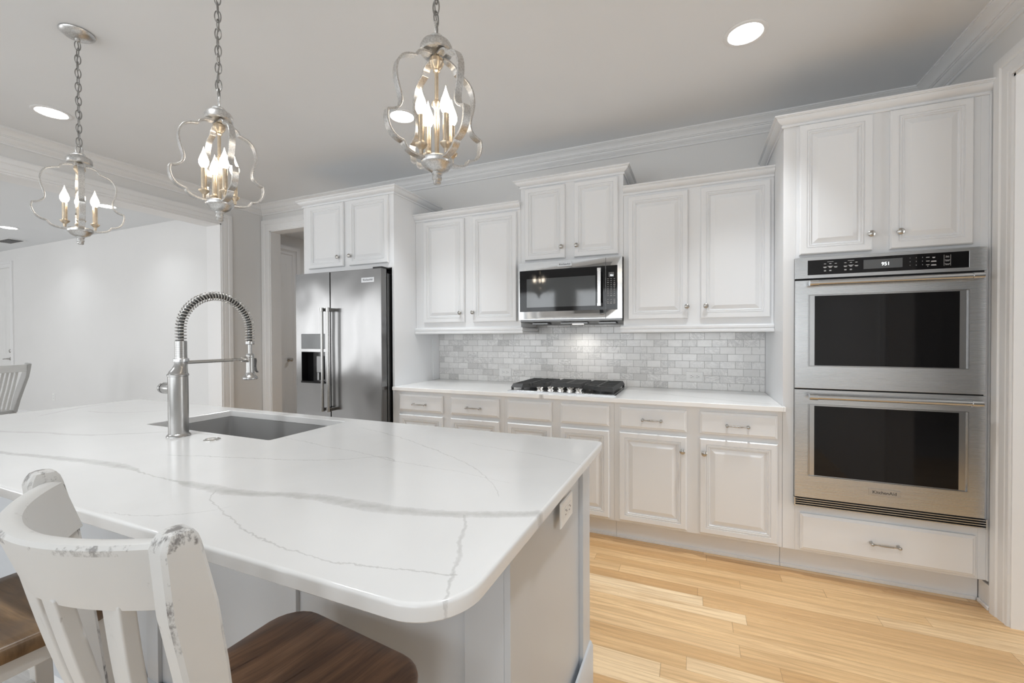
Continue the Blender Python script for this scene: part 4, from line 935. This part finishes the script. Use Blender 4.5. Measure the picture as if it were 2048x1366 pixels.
for i in range(9): m.box(-10.21, -9.79, 0.18+i*0.018, 0.188+i*0.018, CEIL-0.014, CEIL-0.008)
link(m, 'slats', M['steel_dark'], t)

# ------------------------------------------------------------------ pendants
ARM = [(0.020, 2.136), (0.040, 2.136), (0.055, 2.131), (0.064, 2.124), (0.069, 2.113), (0.080, 2.110), (0.098, 2.104), (0.114, 2.093), (0.126, 2.074), (0.131, 2.052), (0.130, 2.030), (0.125, 2.008), (0.119, 1.988), (0.1165, 1.972), (0.118, 1.958), (0.126, 1.945), (0.140, 1.935), (0.157, 1.930), (0.1595, 1.915), (0.158, 1.900), (0.151, 1.880), (0.139, 1.866), (0.124, 1.858), (0.111, 1.855), (0.106, 1.845), (0.096, 1.836), (0.078, 1.829), (0.055, 1.826), (0.030, 1.826)]
def smooth_arm():
    # keep the cusps sharp, round everything else
    cusps = {4, 17, 23}; pts = [Vector((r, 0, z)) for r, z in ARM]; out = []
    for i in range(len(pts)-1):
        p0 = pts[i-1] if i > 0 and i not in cusps else pts[i]; p3 = pts[i+2] if i+2 < len(pts) and (i+1) not in cusps else pts[i+1]
        for s_ in range(3):
            u = s_/3.0; a, b_ = pts[i], pts[i+1]
            out.append(0.5*((2*a)+(-p0+b_)*u+(2*p0-5*a+4*b_-p3)*u*u+(-p0+3*a-3*b_+p3)*u**3))
    out.append(pts[-1]); return out
def band(path, w, th):
    m = MB(); N = len(path); vs = []; fs = []
    for i in range(N):
        tg = (path[min(i+1, N-1)]-path[max(i-1, 0)]).normalized(); nr = Vector((tg.z, 0, -tg.x))
        for a, b_ in ((-1, -1), (1, -1), (1, 1), (-1, 1)): vs.append(path[i]+Vector((0, a*w/2, 0))+nr*(b_*th/2))
    for i in range(N-1):
        for j_ in range(4): fs.append((i*4+j_, i*4+(j_+1) % 4, (i+1)*4+(j_+1) % 4, (i+1)*4+j_))
    fs += [(3, 2, 1, 0), tuple(range((N-1)*4, N*4))]
    return m.add(vs, fs)
def link_ring(c, ax, L_, wd, r):
    pts = []; n = 20
    for i in range(n):
        a = 2*pi*i/n; sx = cos(a)*wd/2; sz = sin(a)*L_/2
        sx = math.copysign(abs(cos(a))**0.8, cos(a))*wd/2
        pts.append(Vector(c)+ax*sx+Vector((0, 0, sz)))
    return pts
def pendant(label, x, y, rz, twist, group):
    t = thing('pendant_light', label, 'pendant light', (x, y, 1.757), rz, group)
    def Lk(mb, nm, mt, par, **kw):
        mb.v = [(a, b_, c-1.757) for a, b_, c in mb.v]; return link(mb, nm, mt, par, local=True, **kw)
    Lk(MB().lathe([(0.064, 2.779), (0.065, 2.775), (0.063, 2.770), (0.052, 2.760), (0.034, 2.752), (0.016, 2.748), (0.010, 2.747), (0.010, 2.738), (0.006, 2.735), (0.0, 2.735)], n=36), 'canopy', M['silver'], t)
    top, bot = 2.733, 2.235; pitch = 0.0335; n = int(round((top-bot)/pitch)); pitch = (top-bot)/n
    m = MB(); cord = [Vector((0.004*sin(i*0.9), 0.004*cos(i*0.9), 2.74+(2.20-2.74)*i/24)) for i in range(25)]
    m.tube(cord, 0.0022, 6); ch = Lk(m, 'chain_cord', M['chain'], t)
    for i in range(n):
        a = twist+(pi/2)*(i % 2)+0.12*sin(i*1.7); ax = Vector((cos(a), sin(a), 0)); zc_ = top-pitch*(i+0.5)
        m = MB().tube(link_ring((0, 0, zc_), ax, pitch*1.34, 0.021, 0), 0.0021, 7, True)
        Lk(m, 'chain_link', M['chain'], ch)
    a = twist+0.4; ax = Vector((cos(a), sin(a), 0))
    Lk(MB().tube(link_ring((0, 0, 2.216), ax, 0.050, 0.030, 0), 0.0032, 8, True), 'hanging_loop', M['silver'], t)
    Lk(MB().lathe([(0.0, 2.196), (0.020, 2.196), (0.023, 2.192), (0.022, 2.187), (0.030, 2.184), (0.042, 2.176), (0.048, 2.164), (0.0485, 2.150), (0.045, 2.146), (0.0, 2.146)], n=36), 'top_cap', M['silver'], t)
    Lk(MB().lathe([(0.006, 2.146), (0.012, 2.138), (0.020, 2.130), (0.022, 2.118), (0.016, 2.106), (0.010, 2.100), (0.0105, 2.094), (0.0058, 2.090), (0.0058, 2.010), (0.010, 2.006), (0.015, 1.999), (0.015, 1.992), (0.009, 1.985), (0.007, 1.978), (0.0085, 1.95), (0.0075, 1.90), (0.006, 1.84), (0.006, 1.828)], n=20), 'center_stem', M['gold'], t)
    Lk(MB().lathe([(0.0, 1.834), (0.044, 1.834), (0.0475, 1.830), (0.0475, 1.820), (0.045, 1.815), (0.041, 1.812), (0.034, 1.802), (0.022, 1.796), (0.015, 1.793), (0.0155, 1.788), (0.0125, 1.785), (0.0145, 1.778), (0.0145, 1.772), (0.011, 1.768), (0.0125, 1.762), (0.010, 1.758), (0.0, 1.757)], n=36), 'bottom_finial', M['silver'], t)
    sm = smooth_arm()
    for k_ in range(4):
        rot = Matrix.Rotation(k_*pi/2, 4, 'Z')
        Lk(band([p.copy() for p in sm], 0.022, 0.0065).xf(rot), 'cage_arm', M['silver'], t, bevel=0.001)
        q = rot @ Vector((0.052, 0, 0))
        m = MB().lathe([(0.0095, 1.872), (0.0095, 1.948), (0.007, 1.949), (0.0, 1.949)], (q.x, q.y, 0), n=18)
        m.lathe([(0.005, 1.834), (0.006, 1.848), (0.010, 1.852), (0.017, 1.860), (0.018, 1.864), (0.011, 1.867), (0.0095, 1.873)], (q.x, q.y, 0), n=20)
        c_ = Lk(m, 'candle_sleeve', M['gold'], t)
        Lk(MB().lathe([(0.007, 1.949), (0.012, 1.955), (0.0165, 1.966), (0.0165, 1.977), (0.0125, 1.991), (0.007, 2.005), (0.0035, 2.016), (0.0, 2.030)], (q.x, q.y, 0), n=16), 'candle_bulb', M['bulb'], c_)
    return t
PY = -1.635
pendant('silver cage pendant on the left with its round canopy in view', -3.243, PY, radians(71), 0.2, 'pendants over the island')
pendant('silver cage pendant in the middle, hanging above the faucet', -2.204, PY, radians(75), 1.0, 'pendants over the island')
pendant('silver cage pendant on the right, largest and nearest the camera', -1.207, PY, radians(63), 0.5, 'pendants over the island')

# ------------------------------------------------------------------ stools
def stool(label, loc, rz, seat_mat, group='counter stools at the island', oak=False):
    t = thing('counter_stool', label, 'stool', loc, rz, group)
    SH = 0.632
    # saddle seat, local frame: faces +Y, origin on the floor under the seat centre
    pts = []; hw_f, hw_b, yf, yb = 0.217, 0.195, 0.215, -0.215
    def corner(cx, cy, r, a0): return [(cx+r*cos(radians(a0+i*15)), cy+r*sin(radians(a0+i*15))) for i in range(7)]
    o2 = corner(hw_f-0.075, yf-0.075, 0.075, 0)+corner(-hw_f+0.075, yf-0.075, 0.075, 90)+corner(-hw_b+0.05, yb+0.05, 0.05, 180)+corner(hw_b-0.05, yb+0.05, 0.05, 270)
    n = len(o2); m = MB(); rings = []
    for sc, z in ((0.90, -0.040), (0.965, -0.036), (0.99, -0.026), (1.0, -0.014), (0.995, -0.006), (0.98, -0.0015), (0.95, 0.0), (0.80, -0.001), (0.55, -0.006), (0.3, -0.009), (0.1, -0.010)):
        rings.append([(x*sc, y*sc, SH+z+(0.004*abs(y/0.215)**2 if sc < 0.96 else 0)) for x, y in o2])
    vs = [v for r_ in rings for v in r_]; fs = [(i*n+j_, i*n+(j_+1) % n, (i+1)*n+(j_+1) % n, (i+1)*n+j_) for i in range(len(rings)-1) for j_ in range(n)]
    fs += [tuple(reversed(range(n))), tuple(range((len(rings)-1)*n, len(rings)*n))]
    link(m.add(vs, fs), 'seat', seat_mat, t, local=True, smooth=50)
    # back posts
    PX = 0.212
    def post(s):
        ys = [-0.170, -0.180, -0.191, -0.203, -0.216, -0.228]; zs = [SH-0.03, SH+0.08, SH+0.18, SH+0.28, SH+0.36, SH+0.437]
        pw = [0.036, 0.036, 0.036, 0.036, 0.037, 0.036]; pd = [0.044, 0.044, 0.045, 0.047, 0.050, 0.040]
        m = MB(); vs = []; fs = []; N = len(ys)
        # eight-sided section so the chamfered corners carry their own worn paint
        for i in range(N):
            a = pw[i]/2; b_ = pd[i]/2; c = 0.0045; cx = s*(PX+0.006*i/N)
            for dx, dy in ((-a, -b_+c), (-a+c, -b_), (a-c, -b_), (a, -b_+c), (a, b_-c), (a-c, b_), (-a+c, b_), (-a, b_-c)): vs.append((cx+dx, ys[i]+dy, zs[i]))
        # rounded top
        base_i = N-1
        for dz, kx, ky in ((0.010, 0.93, 0.85), (0.017, 0.78, 0.62), (0.0195, 0.5, 0.3)):
            cx = s*(PX+0.006)
            for q in range(8):
                v = vs[base_i*8+q]; vs.append((cx+(v[0]-cx)*kx, ys[-1]+(v[1]-ys[-1])*ky, zs[-1]+dz))
        NN = N+3
        for i in range(NN-1):
            for q in range(8):
                m.cur = 1 if (q in (0, 2, 4, 6) or i >= N-1) else 0
                m.add([], [])
                fs.append((i*8+q, i*8+(q+1) % 8, (i+1)*8+(q+1) % 8, (i+1)*8+q)); m.mi.append(m.cur)
        fs += [tuple(range(8))[::-1], tuple(range((NN-1)*8, NN*8))]; m.mi += [0, 1]
        m.v = vs; m.f = fs
        return link(m, 'back_post', [M['chair_white'], M['chair_worn']], t, local=True, smooth=30)
    post(-1); post(1)
    # curved top rail bowing backwards
    def bow(u): return -0.222-0.084*(1-u*u)   # u in -1..1
    zr0, zr1 = SH+0.353, SH+0.440; N = 24; vs = []; fs = []; m = MB()
    sec = [(-0.010, 0.0), (-0.012, 0.02), (-0.012, 0.85), (-0.011, 0.93), (-0.006, 0.98), (0.002, 1.0), (0.009, 0.985), (0.013, 0.94), (0.013, 0.85), (0.012, 0.02), (0.010, 0.0)]
    K = len(sec)
    for i in range(N+1):
        u = -1+2*i/N; x = u*(PX-0.004); y = bow(u); tg = Vector((PX, 0.168*u, 0)).normalized(); nr = Vector((-tg.y, tg.x, 0))
        for d, h in sec:
            lean = -0.030*(1-h); vs.append((x-nr.x*(-d), y+nr.y*d-lean*0.9, zr0+(zr1-zr0)*h))
    for i in range(N):
        for q in range(K):
            m.mi.append(1 if q in (2, 3) else 0); fs.append((i*K+q, i*K+(q+1) % K, (i+1)*K+(q+1) % K, (i+1)*K+q))
    fs += [tuple(range(K))[::-1], tuple(range(N*K, (N+1)*K))]; m.mi += [0, 0]; m.v = vs; m.f = fs
    link(m, 'top_rail', [M['chair_white'], M['chair_worn']], t, local=True, smooth=35)
    for k_ in range(4):
        u = -0.66+k_*0.44; x0 = u*(PX-0.03); xb = x0*0.86
        ptsl = []
        for i in range(11):
            f_ = i/10; z = SH-0.004+(zr0+0.010-SH+0.004)*f_; yb_ = -0.175; yt = bow(u)+0.022
            ptsl.append((xb+(x0-xb)*f_, yb_+(yt-yb_)*(f_**1.15)-0.014*sin(pi*f_), z))
        link(MB().bar(ptsl, [0.052]*11, [0.017]*11, (1, 0, 0)), 'back_slat', M['chair_white'], t, local=True, bevel=0.003)
    # legs, stretchers
    def leg(x0, y0, x1, y1): return link(MB().bar([(x0, y0, SH-0.035), ((x0+x1)/2, (y0+y1)/2, SH*0.5), (x1, y1, 0.0)], [0.040, 0.038, 0.034], [0.040, 0.038, 0.034], (1, 0, 0)), 'leg', M['chair_white'], t, local=True, bevel=0.003)
    FL = (0.165, 0.165, 0.200, 0.200); BL = (0.158, -0.165, 0.190, -0.225)
    for s in (-1, 1): leg(s*FL[0], FL[1], s*FL[2], FL[3]); leg(s*BL[0], BL[1], s*BL[2], BL[3])
    def at(L_, z, s):
        f_ = (SH-0.035-z)/(SH-0.035); return Vector((s*(L_[0]+(L_[2]-L_[0])*f_), L_[1]+(L_[3]-L_[1])*f_, z))
    for s in (-1, 1): link(MB().bar([at(FL, 0.30, s), at(BL, 0.30, s)], 0.022, 0.032, (1, 0, 0)), 'stretcher', M['chair_white'], t, local=True, bevel=0.002)
    link(MB().bar([at(FL, 0.20, -1), at(FL, 0.20, 1)], 0.024, 0.036, (0, 1, 0)), 'footrest', M['chair_white'], t, local=True, bevel=0.002)
    link(MB().bar([at(BL, 0.36, -1), at(BL, 0.36, 1)], 0.022, 0.030, (0, 1, 0)), 'stretcher', M['chair_white'], t, local=True, bevel=0.002)
    m = MB()
    for s in (-1, 1): m.box(s*0.165-0.012, s*0.165+0.012, -0.15, 0.15, SH-0.085, SH-0.034)
    m.box(-0.15, 0.15, 0.153, 0.177, SH-0.085, SH-0.034); m.box(-0.15, 0.15, -0.177, -0.153, SH-0.085, SH-0.034)
    link(m, 'apron', M['chair_white'], t, local=True, bevel=0.002)
    return t
stool('distressed white counter stool nearest the camera with a dark walnut seat', (-1.222, -2.195, 0), radians(-6), M['walnut'])
stool('counter stool at the left edge showing only its lighter brown seat', (-2.07, -2.315, 0), radians(0), M['oak_seat'])

# dining chair far off in the living room
def dining(label, loc, rz):
    t = thing('dining_chair', label, 'chair', loc, rz)
    SH = 0.46; mt = M['chair_grey']
    link(MB().poly([(-0.20, -0.20), (0.20, -0.20), (0.225, 0.20), (0.15, 0.235), (-0.15, 0.235), (-0.225, 0.20)], SH-0.035, SH), 'seat', mt, t, local=True, bevel=0.01)
    zs = [SH-0.02, SH+0.12, SH+0.26, SH+0.40, SH+0.55]; ys = [-0.19, -0.215, -0.255, -0.30, -0.33]
    for s in (-1, 1): link(MB().bar([(s*(0.185+0.012*i), ys[i], zs[i]) for i in range(5)], [0.034]*5, [0.06, 0.07, 0.075, 0.075, 0.055], (1, 0, 0)), 'back_post', mt, t, local=True, bevel=0.006)
    pts = [(-0.225+0.45*i/8, -0.325-0.03*(1-((i-4)/4)**2), SH+0.495) for i in range(9)]
    link(MB().bar(pts, 0.085, 0.024, (0, 0, 1)), 'top_rail', M['chair_white'], t, local=True, bevel=0.004)
    for k_ in range(7):
        x = -0.15+0.05*k_
        link(MB().bar([(x*0.85, ys[i]+0.005-0.02*sin(pi*i/4), zs[i] if i < 4 else SH+0.46) for i in range(5)], 0.026, 0.010, (1, 0, 0)), 'back_slat', M['chair_white'], t, local=True, bevel=0.002)
    for s in (-1, 1):
        for y in (-0.18, 0.19): link(MB().bar([(s*0.185, y, SH-0.03), (s*0.20, y*1.08, 0)], [0.042, 0.032], [0.042, 0.032], (1, 0, 0)), 'leg', mt, t, local=True, bevel=0.003)
dining('grey and white slat-back dining chair standing beyond the island', (-8.005, -0.635, 0), math.atan2(-0.3, -0.95)-pi/2)
